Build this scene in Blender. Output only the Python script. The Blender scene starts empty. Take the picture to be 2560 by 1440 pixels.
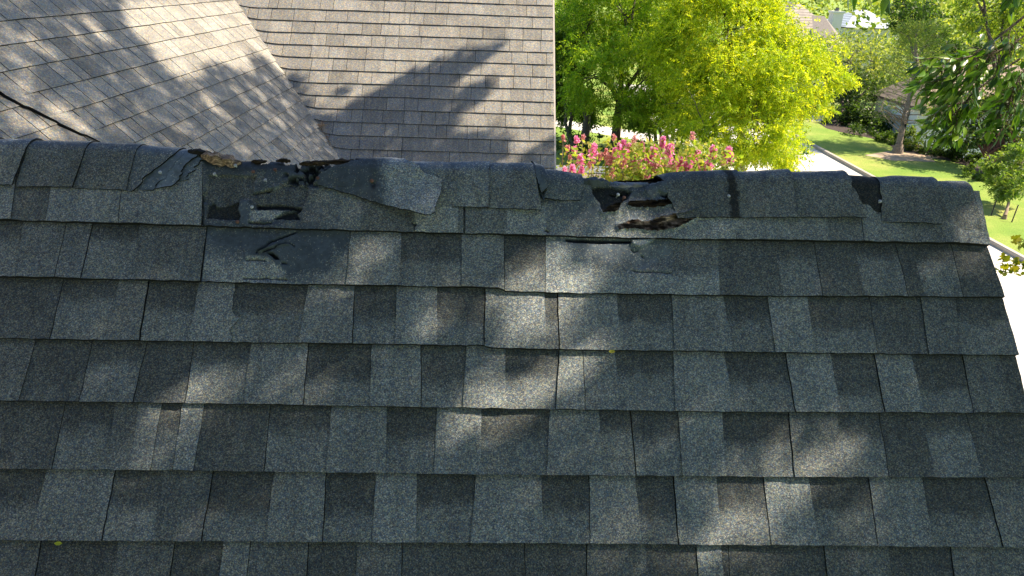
import bpy, bmesh, math, random
import numpy as np
from math import radians, sin, cos, tan, pi
from mathutils import Vector, Matrix
random.seed(7); rng = np.random.default_rng(7)
S = bpy.context.scene; COL = S.collection

# ------------------------------------------------------------------ camera
FPX = 1750.0
th, ps, ro = radians(24.0), radians(1.79), radians(1.99)
cF = np.array([sin(ps)*cos(th), cos(ps)*cos(th), -sin(th)])
r0 = np.array([cos(ps), -sin(ps), 0.]); u0 = np.cross(r0, cF)
cR = cos(ro)*r0+sin(ro)*u0; cU = -sin(ro)*r0+cos(ro)*u0
CAM = np.array([0, 0, 8.2])
cd = bpy.data.cameras.new('camera'); cam = bpy.data.objects.new('camera', cd); COL.objects.link(cam)
cd.sensor_width = 36; cd.lens = FPX/2560*36; cd.clip_end = 1500; cd.clip_start = 0.05
cam.matrix_world = Matrix(((cR[0], cU[0], -cF[0], CAM[0]), (cR[1], cU[1], -cF[1], CAM[1]), (cR[2], cU[2], -cF[2], CAM[2]), (0, 0, 0, 1)))
S.camera = cam
# ------------------------------------------------------------------ light
SUN_EL, SUN_AZ = radians(48), radians(80)          # azimuth from +Y towards +X
SD = np.array([cos(SUN_EL)*sin(SUN_AZ), cos(SUN_EL)*cos(SUN_AZ), sin(SUN_EL)])
w = bpy.data.worlds.new('World'); S.world = w; w.use_nodes = True
nt = w.node_tree; bg = nt.nodes['Background']; sky = nt.nodes.new('ShaderNodeTexSky')
sky.sky_type = 'NISHITA'; sky.sun_disc = False; sky.sun_elevation = SUN_EL; sky.sun_rotation = SUN_AZ
nt.links.new(sky.outputs[0], bg.inputs[0]); bg.inputs[1].default_value = 0.09; sky.ozone_density = 4.0
ld = bpy.data.lights.new('sun', 'SUN'); lo = bpy.data.objects.new('sun', ld); COL.objects.link(lo)
ld.energy = 5.0; ld.angle = radians(0.55); ld.color = (1.0, 0.84, 0.63)
lo.rotation_euler = Vector(SD).to_track_quat('Z', 'Y').to_euler()
S.view_settings.view_transform = 'Standard'; S.view_settings.look = 'None'
S.view_settings.exposure = 1.33; S.view_settings.gamma = 1.0
S.cycles.max_bounces = 8; S.cycles.transparent_max_bounces = 8

# ------------------------------------------------------------------ helpers
def tag(o, label=None, cat=None, group=None, kind=None):
    if label: o['label'] = label
    if cat: o['category'] = cat
    if group: o['group'] = group
    if kind: o['kind'] = kind
    return o
def empty(name, loc, label, cat, group=None):
    o = bpy.data.objects.new(name, None); COL.objects.link(o); o.location = loc; o.empty_display_size = .2
    return tag(o, label, cat, group)
def wloc(o):
    p = np.zeros(3)
    while o is not None:
        p += np.array(o.location); o = o.parent
    return p
class MB:
    """collects vertices, faces, one colour per vertex"""
    def __init__(s): s.v = []; s.f = []; s.c = []; s.sm = []; s.n = 0
    def add(s, v, f, c=(.5, 1, 0), smooth=True):
        v = np.asarray(v, float).reshape(-1, 3); c = np.asarray(c, float)
        if c.ndim == 1: c = np.tile(c[:3], (len(v), 1))
        f = np.asarray(f, int)
        s.v.append(v); s.c.append(c[:, :3]); s.f.append(f+s.n); s.sm.append(np.full(len(f), smooth)); s.n += len(v)
    def grid(s, P, c, keep=None, smooth=True):
        a, b = P.shape[:2]
        i = np.arange(a*b).reshape(a, b)
        f = np.stack([i[:-1, :-1], i[1:, :-1], i[1:, 1:], i[:-1, 1:]], -1).reshape(-1, 4)
        if keep is not None: f = f[keep[:-1, :-1].reshape(-1)]
        c = np.asarray(c, float)
        c = np.broadcast_to(c, (a, b, 3)).reshape(-1, 3) if c.ndim < 3 else c.reshape(-1, 3)
        s.add(P.reshape(-1, 3), f, c, smooth)
    def box(s, lo_, hi, c=(.5, 1, 0), M=None):
        x0, y0, z0 = lo_; x1, y1, z1 = hi
        v = np.array([(x, y, z) for x in (x0, x1) for y in (y0, y1) for z in (z0, z1)], float)
        if M is not None: v = v@np.array(M)[:3, :3].T+np.array(M)[:3, 3]
        s.add(v, [(0, 1, 3, 2), (4, 6, 7, 5), (0, 4, 5, 1), (2, 3, 7, 6), (0, 2, 6, 4), (1, 5, 7, 3)], c, False)
    def tube(s, pts, rad, c=(.5, 1, 0), n=8):
        pts = np.asarray(pts, float); m = len(pts); rad = np.broadcast_to(rad, (m,))
        t = np.gradient(pts, axis=0); t /= np.linalg.norm(t, axis=1)[:, None]+1e-9
        ref = np.where(np.abs(t[:, 2:3]) > .9, np.array([[1., 0, 0]]), np.array([[0, 0, 1.]]))
        a = np.cross(t, ref); a /= np.linalg.norm(a, axis=1)[:, None]+1e-9; b = np.cross(t, a)
        ang = np.linspace(0, 2*pi, n, endpoint=False)
        P = pts[:, None]+rad[:, None, None]*(a[:, None]*np.cos(ang)[None, :, None]+b[:, None]*np.sin(ang)[None, :, None])
        i = np.arange(m*n).reshape(m, n); j = np.roll(i, -1, axis=1)
        f = np.stack([i[:-1], j[:-1], j[1:], i[1:]], -1).reshape(-1, 4)
        s.add(P.reshape(-1, 3), f, c)
    def build(s, name, mat, parent=None, clip=None):
        base = wloc(parent) if parent else np.zeros(3)
        me = bpy.data.meshes.new(name)
        V = np.concatenate(s.v)-base; Cc = np.concatenate(s.c)
        quads = [f for f in s.f if f.shape[1] == 4]; F = []
        sizes = np.concatenate([np.full(len(f), f.shape[1]) for f in s.f])
        idx = np.concatenate([f.reshape(-1) for f in s.f])
        me.vertices.add(len(V)); me.vertices.foreach_set('co', V.reshape(-1).astype(np.float32))
        me.loops.add(len(idx)); me.loops.foreach_set('vertex_index', idx.astype(np.int32))
        me.polygons.add(len(sizes)); st = np.concatenate([[0], np.cumsum(sizes)[:-1]])
        me.polygons.foreach_set('loop_start', st.astype(np.int32)); me.polygons.foreach_set('loop_total', sizes.astype(np.int32))
        me.polygons.foreach_set('use_smooth', np.concatenate(s.sm))
        at = me.color_attributes.new('A', 'FLOAT_COLOR', 'POINT')
        at.data.foreach_set('color', np.concatenate([Cc, np.ones((len(Cc), 1))], 1).reshape(-1).astype(np.float32))
        me.update(calc_edges=True); me.validate()
        if clip:
            bm = bmesh.new(); bm.from_mesh(me)
            for (co, no) in clip:
                bmesh.ops.bisect_plane(bm, geom=bm.verts[:]+bm.edges[:]+bm.faces[:], plane_co=Vector(co-base), plane_no=Vector(no), clear_outer=True)
            bm.to_mesh(me); bm.free()
        me.materials.append(mat)
        o = bpy.data.objects.new(name, me); COL.objects.link(o); o.parent = parent
        return o
def ray(x, y):
    x = np.asarray(x, float); y = np.asarray(y, float)
    return cF+cR*((x-1280)/FPX)[..., None]-cU*((y-720)/FPX)[..., None]
def hit(x, y, P, n):
    r = ray(x, y); return CAM+r*(((P-CAM)@n)/(r@n))[..., None]
def at(x, y, d): return CAM+ray(x, y)*d            # point seen at a pixel of the photo, d metres deep
def gnd(x, y): return hit(x, y, np.zeros(3), np.array([0, 0, 1.]))
_T = rng.random((256, 256))
def vn(x, y):
    x = np.asarray(x, float); y = np.asarray(y, float); xi = np.floor(x).astype(int); yi = np.floor(y).astype(int)
    fx = x-xi; fy = y-yi; fx = fx*fx*(3-2*fx); fy = fy*fy*(3-2*fy)
    g = lambda a, b: _T[a % 256, b % 256]
    return (g(xi, yi)*(1-fx)+g(xi+1, yi)*fx)*(1-fy)+(g(xi, yi+1)*(1-fx)+g(xi+1, yi+1)*fx)*fy
def fbm(x, y, o=4): return sum(vn(x*2**k+17*k, y*2**k+5*k)*.5**k for k in range(o))/(2-.5**(o-1))
def sdf(px, py, poly):
    """signed distance to polygon, negative inside"""
    P = np.asarray(poly, float); d = np.full(np.shape(px), 1e9); ins = np.zeros(np.shape(px), bool)
    for a, b in zip(P, np.roll(P, -1, 0)):
        e = b-a; wx = px-a[0]; wy = py-a[1]; t = np.clip((wx*e[0]+wy*e[1])/(e@e+1e-9), 0, 1)
        d = np.minimum(d, np.hypot(wx-t*e[0], wy-t*e[1]))
        c = ((a[1] > py) != (b[1] > py)) & (px < (b[0]-a[0])*(py-a[1])/(b[1]-a[1]+1e-9)+a[0]); ins ^= c
    return np.where(ins, -d, d)
def lined(px, py, pl):
    P = np.asarray(pl, float); d = np.full(np.shape(px), 1e9)
    for a, b in zip(P[:-1], P[1:]):
        e = b-a; wx = px-a[0]; wy = py-a[1]; t = np.clip((wx*e[0]+wy*e[1])/(e@e+1e-9), 0, 1)
        d = np.minimum(d, np.hypot(wx-t*e[0], wy-t*e[1]))
    return d
def sstep(a, b, x): t = np.clip((x-a)/(b-a), 0, 1); return t*t*(3-2*t)

# ------------------------------------------------------------------ materials
def mat(name): m = bpy.data.materials.new(name); m.use_nodes = True; return m, m.node_tree, m.node_tree.nodes['Principled BSDF']
def N(t, k, **kw):
    n = t.nodes.new(k)
    for a, b in kw.items(): setattr(n, a, b)
    return n
def mix(t, fac, a, b, mode='MIX'):
    n = N(t, 'ShaderNodeMix', data_type='RGBA', blend_type=mode)
    for sock, val in ((0, fac), (6, a), (7, b)):
        if hasattr(val, 'links'): t.links.new(val, n.inputs[sock])
        elif sock: n.inputs[sock].default_value = (*val, 1)
        else: n.inputs[0].default_value = val
    return n.outputs[2]
def ramp(t, src, stops):
    r = N(t, 'ShaderNodeValToRGB'); e = r.color_ramp.elements
    while len(e) < len(stops): e.new(.5)
    for i, (p, c) in enumerate(stops): e[i].position = p; e[i].color = (*c, 1)
    t.links.new(src, r.inputs[0]); return r.outputs[0]
def math_(t, op, a, b=None, c=None):
    n = N(t, 'ShaderNodeMath', operation=op)
    for i, v in enumerate((a, b, c)):
        if v is None: continue
        if hasattr(v, 'links'): t.links.new(v, n.inputs[i])
        else: n.inputs[i].default_value = v
    return n.outputs[0]
def noise(t, sc, det=4, rough=.6, vec=None):
    n = N(t, 'ShaderNodeTexNoise'); n.inputs['Scale'].default_value = sc; n.inputs['Detail'].default_value = det; n.inputs['Roughness'].default_value = rough
    if vec is None: vec = N(t, 'ShaderNodeTexCoord').outputs['Object']
    t.links.new(vec, n.inputs['Vector']); return n
def shingle_mat(name, tint, cell=.0028, contrast=1.0, stain=.25):
    m, t, b = mat(name)
    tc = N(t, 'ShaderNodeTexCoord').outputs['Object']
    A = N(t, 'ShaderNodeVertexColor', layer_name='A'); sp = N(t, 'ShaderNodeSeparateColor'); t.links.new(A.outputs[0], sp.inputs[0])
    vo = N(t, 'ShaderNodeTexVoronoi'); vo.inputs['Scale'].default_value = 1/cell; t.links.new(tc, vo.inputs['Vector'])
    vs = N(t, 'ShaderNodeSeparateColor'); t.links.new(vo.outputs['Color'], vs.inputs[0])
    k = contrast
    def g(v, h=(1, 1, 1)):
        v = 1+(v-1)*k; return tuple(v*x for x in h)
    gr = ramp(t, vs.outputs[0], [(0, g(.22)), (.2, g(.5, (.78, .96, 1.3))), (.4, g(.95, (1.18, 1.0, .74))), (.55, g(.8, (.72, 1.0, 1.35))), (.72, g(1.25, (.9, 1.1, .95))), (.88, g(1.8, (1.2, 1.08, .7))), (1, g(2.6, (1.05, 1.02, .95)))])
    n1 = noise(t, 90, 3).outputs[0]; n2 = noise(t, 6, 4).outputs[0]
    mul = math_(t, 'MULTIPLY', math_(t, 'MULTIPLY_ADD', n1, .9, .55), math_(t, 'MULTIPLY_ADD', n2, 2*stain, 1-stain))
    ms_ = N(t, 'ShaderNodeMapping'); t.links.new(tc, ms_.inputs[0]); ms_.inputs['Scale'].default_value = (26, 3.2, 3.2)
    mul = math_(t, 'MULTIPLY', mul, math_(t, 'MULTIPLY_ADD', noise(t, 1.0, 5, .65, ms_.outputs[0]).outputs[0], .75, .62))
    val = math_(t, 'MULTIPLY', sp.outputs[0], mul)
    cc = N(t, 'ShaderNodeCombineColor'); [t.links.new(val, cc.inputs[i]) for i in range(3)]
    gran = mix(t, 1.0, cc.outputs[0], gr, 'MULTIPLY'); gran = mix(t, 1.0, gran, tint, 'MULTIPLY')
    # bare asphalt with a few granules left
    bareval = math_(t, 'MULTIPLY', val, math_(t, 'MULTIPLY_ADD', noise(t, 35, 5, .7).outputs[0], .7, .35))
    bareval = math_(t, 'MULTIPLY', bareval, 1.05); cb = N(t, 'ShaderNodeCombineColor'); [t.links.new(bareval, cb.inputs[i]) for i in range(3)]
    bare = mix(t, 1.0, cb.outputs[0], (.66, .88, 1.16), 'MULTIPLY')
    few = math_(t, 'GREATER_THAN', math_(t, 'ADD', math_(t, 'MULTIPLY_ADD', noise(t, 30, 4, .6).outputs[0], .5, -.25), math_(t, 'ADD', vs.outputs[1], math_(t, 'MULTIPLY', sp.outputs[1], 1.12))), 1.0)
    c1 = mix(t, few, bare, gran)
    # wood fibre
    mp = N(t, 'ShaderNodeMapping'); t.links.new(tc, mp.inputs[0]); mp.inputs['Scale'].default_value = (6, 90, 90)
    wn = noise(t, 3.0, 6, .7, mp.outputs[0]).outputs[0]
    wd = ramp(t, wn, [(.3, (.010, .008, .007)), (.48, (.06, .044, .033)), (.6, (.15, .11, .08)), (.75, (.34, .28, .21))])
    wv = mix(t, 1.0, wd, mix(t, 0.0, (1, 1, 1), (1, 1, 1)), 'MULTIPLY')
    wsc = N(t, 'ShaderNodeVectorMath', operation='SCALE'); t.links.new(wd, wsc.inputs[0]); t.links.new(math_(t, 'MULTIPLY', sp.outputs[0], 5.0), wsc.inputs['Scale'])
    c2 = mix(t, sp.outputs[2], c1, wsc.outputs[0])
    t.links.new(c2, b.inputs['Base Color']); b.inputs['Roughness'].default_value = .92; b.inputs['Specular IOR Level'].default_value = .25
    bp = N(t, 'ShaderNodeBump'); bp.inputs['Strength'].default_value = .55; bp.inputs['Distance'].default_value = .0015
    t.links.new(math_(t, 'MULTIPLY', vo.outputs['Distance'], sp.outputs[1]), bp.inputs['Height']); bp.invert = True
    bp2 = N(t, 'ShaderNodeBump'); bp2.inputs['Strength'].default_value = .5; bp2.inputs['Distance'].default_value = .004
    t.links.new(noise(t, 45, 4).outputs[0], bp2.inputs['Height']); t.links.new(bp.outputs[0], bp2.inputs['Normal'])
    t.links.new(bp2.outputs[0], b.inputs['Normal'])
    return m
M_NEAR = shingle_mat('weathered_shaded_shingle', (.89, .975, 1.12), .0021, .75)  # bluish tint puts the teal of the tree shade into the shingle colour
M_FAR = shingle_mat('faded_brown_shingle', (1.06, .98, .95), .006, .34, .2)
def simple(name, col, rough=.7, var=.0, sc=3., metal=0, bump=0., attr=False):
    m, t, b = mat(name)
    c = None
    if attr:
        A = N(t, 'ShaderNodeVertexColor', layer_name='A'); c = A.outputs[0]
    if var:
        n = noise(t, sc, 5); r = ramp(t, n.outputs[0], [(.3, tuple(1-var for _ in range(3))), (.7, tuple(1+var for _ in range(3)))])
        c = mix(t, 1.0, c if c is not None else col, r, 'MULTIPLY')
        if bump:
            bp = N(t, 'ShaderNodeBump'); bp.inputs['Strength'].default_value = bump; bp.inputs['Distance'].default_value = .02
            t.links.new(n.outputs[0], bp.inputs['Height']); t.links.new(bp.outputs[0], b.inputs['Normal'])
    if c is not None: t.links.new(c, b.inputs['Base Color'])
    else: b.inputs['Base Color'].default_value = (*col, 1)
    b.inputs['Roughness'].default_value = rough; b.inputs['Metallic'].default_value = metal
    return m
def leaf_mat(name, trans=.45, rough=.5, tcol=(1.25, 1.2, .35), spec=.3):
    m, t, b = mat(name)
    A = N(t, 'ShaderNodeVertexColor', layer_name='A')
    t.links.new(A.outputs[0], b.inputs['Base Color']); b.inputs['Roughness'].default_value = rough; b.inputs['Specular IOR Level'].default_value = spec
    tr = N(t, 'ShaderNodeBsdfTranslucent'); t.links.new(mix(t, 1.0, A.outputs[0], tcol, 'MULTIPLY'), tr.inputs[0])
    ms = N(t, 'ShaderNodeMixShader'); ms.inputs[0].default_value = trans
    t.links.new(b.outputs[0], ms.inputs[1]); t.links.new(tr.outputs[0], ms.inputs[2])
    t.links.new(ms.outputs[0], t.nodes['Material Output'].inputs[0]); return m
M_LEAF = leaf_mat('foliage', .5); M_PETAL = leaf_mat('blossom', .3, .6, (1.05, 1.0, 1.25))
M_BARK = simple('bark', (.09, .07, .055), .9, .4, 14, bump=.8)
M_BARKG = simple('grey_bark', (.26, .21, .17), .9, .3, 12, bump=.6)
M_WALL = simple('painted_wall', (.62, .6, .55), .8, .05, 2)
M_NAIL = simple('galvanised_steel', (.42, .46, .5), .55, .25, 90, metal=.3)
M_RUST = simple('rusty_steel', (.13, .07, .06), .8, .3, 60)
M_FELT = simple('black_felt', (.008, .008, .009), .95, .3, 60)
M_CONC = simple('concrete', (.56, .54, .5), .85, .1, 1.2, bump=.1)
M_KERB = simple('kerb_concrete', (.4, .36, .31), .9, .12, 3)
M_MULCH = simple('mulch', (.05, .036, .03), 1., .4, 8, bump=.8)

# ------------------------------------------------------------------ the house and its near roof plane
house = empty('house', (-2.0, 6.0, 0), 'large house whose damaged grey shingle roof fills the foreground', 'house')
al = radians(47.0)
nN = np.array([0, -sin(al), cos(al)]); nD = np.array([0, -cos(al), -sin(al)])
P1 = CAM+1.696*ray(1280, 728); P1 = P1-np.array([P1[0], 0, 0])
RID = [(-400, 353), (0, 355), (80, 358), (240, 363), (340, 369), (440, 379), (505, 386), (520, 398), (590, 406), (700, 408), (800, 408), (905, 408), (1088, 413), (1220, 417), (1330, 422), (1362, 434), (1450, 447), (1480, 453), (1530, 461), (1600, 459), (1640, 448), (1690, 441), (1800, 438), (2000, 439), (2110, 442), (2160, 445), (2210, 452), (2250, 451), (2340, 459), (2420, 461), (2700, 470)]
RR = .045; KPH = radians(61)
def us_plane(px, py):
    p = hit(px, py, P1, nN); return p[..., 0], (p-P1)@nD
_rx = np.linspace(-400, 2700, 1200); _ry = np.interp(_rx, [a for a, b in RID], [b for a, b in RID])
_ru, _rs = us_plane(_rx, _ry)
_ks = np.exp(-np.linspace(-2, 2, 9)**2); _rs = np.convolve(np.pad(_rs, 4, 'edge'), _ks/_ks.sum(), 'valid')
def s_a(u): return np.interp(u, _ru, _rs)+.0264*RR/.045
_ph = np.linspace(0, KPH, 60); _tb = RR*np.sin(_ph)-.559*RR*(1-np.cos(_ph))   # plane distance above the bend against bend angle
def px2us(px, py):
    u, s = us_plane(px, py); sa = s_a(u); q = sa-s
    arc = RR*np.interp(q, _tb, _ph)
    return u, np.where(q > 0, sa-arc, s)
nB = np.array([0, sin(al), cos(al)]); bD = np.array([0, cos(al), -sin(al)])
def near_pt(u, s, h):
    """roof coordinates: along the ridge, down the slope (bending over the ridge), height above the boards"""
    u, s, h = np.broadcast_arrays(u, s, h); sa = s_a(u); q = np.maximum(sa-s, 0); full = 2*al-.0
    ph = np.minimum(q/RR, full); rest = np.maximum(q-RR*full, 0)
    sp = np.maximum(s, sa)
    base = P1+np.stack([u, 0*u, 0*u], -1)+sp[..., None]*nD
    cen = base-nN*RR
    nrm = nN*np.cos(ph)[..., None]+(-nD)*np.sin(ph)[..., None]
    tan_ = -nD*np.cos(ph)[..., None]-nN*np.sin(ph)[..., None]
    return cen+nrm*(RR+h)[..., None]+tan_*rest[..., None]
def npx(px, py, h): u, s = px2us(px, py); return near_pt(u, s, h)

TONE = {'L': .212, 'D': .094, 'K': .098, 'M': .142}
LN = {-1: [(-400, 372), (0, 372), (508, 402), (520, 470), (1300, 500), (1820, 515), (1837, 450), (2150, 465), (2400, 490), (2600, 500)],
      0: [(0, 553), (500, 568), (1000, 583), (1280, 590), (1550, 598), (1900, 603), (2400, 612), (2470, 616), (2700, 622)],
      1: [(0, 694), (560, 708), (880, 716), (1259, 722), (1261, 730), (1400, 735), (1900, 742), (2505, 745), (2700, 747)],
      2: [(0, 848), (500, 857), (980, 863), (1208, 866), (1215, 871), (1400, 876), (2000, 884), (2540, 890), (2700, 893)],
      3: [(0, 1003), (500, 1010), (1200, 1022), (1800, 1031), (2560, 1034), (2700, 1035)],
      4: [(0, 1172), (700, 1180), (1280, 1188), (2000, 1193), (2560, 1195), (2700, 1196)],
      5: [(0, 1350), (700, 1354), (1400, 1358), (2560, 1368), (2700, 1369)],
      6: [(0, 1540), (1400, 1545), (2700, 1552)]}
# tabs: (x at top, x at bottom, joint, tone right of it, how far down the dark band reaches)
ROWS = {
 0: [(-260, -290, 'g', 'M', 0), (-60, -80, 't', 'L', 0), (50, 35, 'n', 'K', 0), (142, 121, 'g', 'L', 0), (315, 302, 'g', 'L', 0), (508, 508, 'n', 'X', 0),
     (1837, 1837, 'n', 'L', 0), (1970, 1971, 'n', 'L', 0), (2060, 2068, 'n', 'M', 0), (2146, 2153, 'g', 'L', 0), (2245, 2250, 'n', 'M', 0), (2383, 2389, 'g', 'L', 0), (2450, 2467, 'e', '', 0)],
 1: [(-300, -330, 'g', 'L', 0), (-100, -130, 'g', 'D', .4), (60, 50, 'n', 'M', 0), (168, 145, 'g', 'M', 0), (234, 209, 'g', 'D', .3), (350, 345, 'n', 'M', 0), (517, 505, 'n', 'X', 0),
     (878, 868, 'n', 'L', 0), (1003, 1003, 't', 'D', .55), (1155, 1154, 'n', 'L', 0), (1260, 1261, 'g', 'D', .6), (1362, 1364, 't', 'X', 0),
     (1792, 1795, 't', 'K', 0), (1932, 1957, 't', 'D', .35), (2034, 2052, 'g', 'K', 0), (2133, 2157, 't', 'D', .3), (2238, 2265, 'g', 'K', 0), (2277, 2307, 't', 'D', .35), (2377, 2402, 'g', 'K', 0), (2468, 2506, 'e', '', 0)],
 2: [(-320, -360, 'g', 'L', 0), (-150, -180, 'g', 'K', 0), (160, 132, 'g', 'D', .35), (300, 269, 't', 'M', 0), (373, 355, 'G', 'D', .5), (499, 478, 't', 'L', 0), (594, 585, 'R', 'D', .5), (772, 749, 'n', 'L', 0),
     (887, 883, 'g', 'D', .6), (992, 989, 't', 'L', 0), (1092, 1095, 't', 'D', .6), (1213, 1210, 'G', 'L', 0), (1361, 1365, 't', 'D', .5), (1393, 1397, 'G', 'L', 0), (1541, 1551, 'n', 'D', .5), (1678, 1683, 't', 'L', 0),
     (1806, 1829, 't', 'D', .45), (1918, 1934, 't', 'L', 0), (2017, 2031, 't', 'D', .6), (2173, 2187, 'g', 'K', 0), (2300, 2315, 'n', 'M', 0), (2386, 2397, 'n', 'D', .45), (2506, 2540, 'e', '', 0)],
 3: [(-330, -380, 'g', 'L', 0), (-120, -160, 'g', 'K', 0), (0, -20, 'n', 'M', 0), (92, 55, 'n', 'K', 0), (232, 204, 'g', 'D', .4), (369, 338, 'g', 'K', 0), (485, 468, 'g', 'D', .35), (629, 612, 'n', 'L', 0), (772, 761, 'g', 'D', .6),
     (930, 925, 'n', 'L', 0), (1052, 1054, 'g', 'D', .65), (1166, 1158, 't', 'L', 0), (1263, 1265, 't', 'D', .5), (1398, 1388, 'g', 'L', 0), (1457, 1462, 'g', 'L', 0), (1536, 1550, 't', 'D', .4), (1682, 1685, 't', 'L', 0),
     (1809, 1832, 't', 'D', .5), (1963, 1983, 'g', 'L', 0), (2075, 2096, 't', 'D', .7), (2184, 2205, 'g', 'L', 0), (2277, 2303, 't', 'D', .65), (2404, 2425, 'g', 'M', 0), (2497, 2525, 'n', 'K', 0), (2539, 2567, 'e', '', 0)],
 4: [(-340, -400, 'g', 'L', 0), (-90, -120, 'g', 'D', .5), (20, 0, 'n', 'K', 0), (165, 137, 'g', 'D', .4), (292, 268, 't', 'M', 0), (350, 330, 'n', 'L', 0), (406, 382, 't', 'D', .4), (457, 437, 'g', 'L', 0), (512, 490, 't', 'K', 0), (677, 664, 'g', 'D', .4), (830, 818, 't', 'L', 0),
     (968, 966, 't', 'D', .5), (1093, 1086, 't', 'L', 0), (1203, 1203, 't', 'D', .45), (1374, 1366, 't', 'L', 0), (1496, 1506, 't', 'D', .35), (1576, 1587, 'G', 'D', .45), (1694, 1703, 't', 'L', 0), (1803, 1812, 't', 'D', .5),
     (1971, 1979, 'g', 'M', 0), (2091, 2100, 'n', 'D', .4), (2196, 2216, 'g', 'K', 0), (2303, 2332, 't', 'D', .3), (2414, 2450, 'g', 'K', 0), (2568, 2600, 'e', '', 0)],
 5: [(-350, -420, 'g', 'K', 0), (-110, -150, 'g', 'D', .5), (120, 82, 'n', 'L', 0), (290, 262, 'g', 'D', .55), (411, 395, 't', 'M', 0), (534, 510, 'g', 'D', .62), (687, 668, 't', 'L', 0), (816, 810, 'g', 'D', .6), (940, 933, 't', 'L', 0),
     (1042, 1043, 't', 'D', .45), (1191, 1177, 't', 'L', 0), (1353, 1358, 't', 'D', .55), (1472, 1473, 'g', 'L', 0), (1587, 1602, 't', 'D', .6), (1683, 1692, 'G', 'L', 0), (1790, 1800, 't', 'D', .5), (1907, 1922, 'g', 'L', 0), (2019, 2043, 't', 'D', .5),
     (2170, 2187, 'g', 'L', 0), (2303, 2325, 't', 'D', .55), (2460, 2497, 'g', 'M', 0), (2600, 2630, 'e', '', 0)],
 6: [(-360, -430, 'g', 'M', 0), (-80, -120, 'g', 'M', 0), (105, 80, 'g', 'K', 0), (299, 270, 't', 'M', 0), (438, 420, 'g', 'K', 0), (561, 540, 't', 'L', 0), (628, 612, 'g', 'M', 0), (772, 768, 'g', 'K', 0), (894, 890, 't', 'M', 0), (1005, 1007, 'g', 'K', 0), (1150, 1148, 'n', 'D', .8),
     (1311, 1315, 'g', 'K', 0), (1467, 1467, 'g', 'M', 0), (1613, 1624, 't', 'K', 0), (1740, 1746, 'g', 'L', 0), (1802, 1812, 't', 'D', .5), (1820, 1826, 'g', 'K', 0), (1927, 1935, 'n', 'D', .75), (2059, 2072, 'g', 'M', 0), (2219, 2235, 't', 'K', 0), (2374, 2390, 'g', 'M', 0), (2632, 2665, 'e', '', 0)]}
ln = lambda k, x: np.interp(x, [a for a, b in LN[k]], [b for a, b in LN[k]])
ASPH = (.018, 0., 0.)
def skirt(mb, P, H, n, drop, c=ASPH):
    """a lip hanging from a border line P towards the boards"""
    Q = P-n*np.asarray(drop).reshape(-1, 1); G = np.stack([P, Q], 0); mb.grid(G, np.array(c), smooth=False)
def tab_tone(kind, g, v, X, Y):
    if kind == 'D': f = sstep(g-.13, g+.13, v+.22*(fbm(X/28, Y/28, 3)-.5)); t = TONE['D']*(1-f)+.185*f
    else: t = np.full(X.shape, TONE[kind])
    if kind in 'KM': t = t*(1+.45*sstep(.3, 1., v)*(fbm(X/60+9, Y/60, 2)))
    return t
def build_near():
    mb = MB()
    for k in range(0, 7):
        B = ROWS[k]
        for i in range(len(B)-1):
            (a0, a1, ja, kind, g), (b0, b1, jb, _, _) = B[i], B[i+1]
            if kind == 'X': continue
            nx = max(4, int((b0-a0)/14)); nv = 14
            t = np.linspace(0, 1, nx+1); v = np.linspace(-.12, 1, nv+1); T, V = np.meshgrid(t, v)
            ga = {'g': .8, 'G': 1.4}.get(ja, 0); gb = {'g': .8, 'G': 1.4}.get(jb, 0)
            xl = a0+(a1-a0)*V+ga+(fbm(V*6+i*3, V*0+k, 3)-.5)*3.2; xr = b0+(b1-b0)*V-gb+(fbm(V*6+(i+1)*3, V*0+k, 3)-.5)*3.2
            if ja == 'R': xl = xl+(fbm(V*5, V*0+3, 3)-.5)*34
            if jb == 'R': xr = xr+(fbm(V*5, V*0+3, 3)-.5)*34
            X = xl+(xr-xl)*T
            yt = ln(k-1, X); yb = ln(k, X)+(fbm(X/22, X*0+k*7, 3)-.5)*4.0
            Y = yt+(yb-yt)*V
            tooth = kind in 'LM'
            h0, h1 = (.003, .0135) if tooth else (.0008, .011)
            Hh = h0+(h1-h0)*np.clip(V, 0, 1)+(fbm(X/70, Y/70, 3)-.5)*.004*np.clip(V, 0, 1)+(fbm(X/9, Y/9, 2)-.5)*.0007
            if ja in 'gG': Hh += .0015*np.exp(-T*(b0-a0)/18)*V*rng.random()
            if jb in 'gG': Hh += .003*np.exp(-(1-T)*(b0-a0)/18)*V*rng.random()
            Hh = np.where(V < 0, h0-.002, Hh)
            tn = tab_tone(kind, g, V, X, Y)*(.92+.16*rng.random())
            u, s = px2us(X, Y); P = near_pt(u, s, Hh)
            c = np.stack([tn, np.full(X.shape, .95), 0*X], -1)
            mb.grid(P.transpose(1, 0, 2), c.transpose(1, 0, 2))
            bot = P[-1]; skirt(mb, bot, None, nN, Hh[-1]+.004)
            skirt(mb, P[:, 0][::-1], None, nN, Hh[:, 0][::-1]*.9+.001); skirt(mb, P[:, -1], None, nN, Hh[:, -1]*.9+.001)
    return mb
near_mb = build_near()
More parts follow.
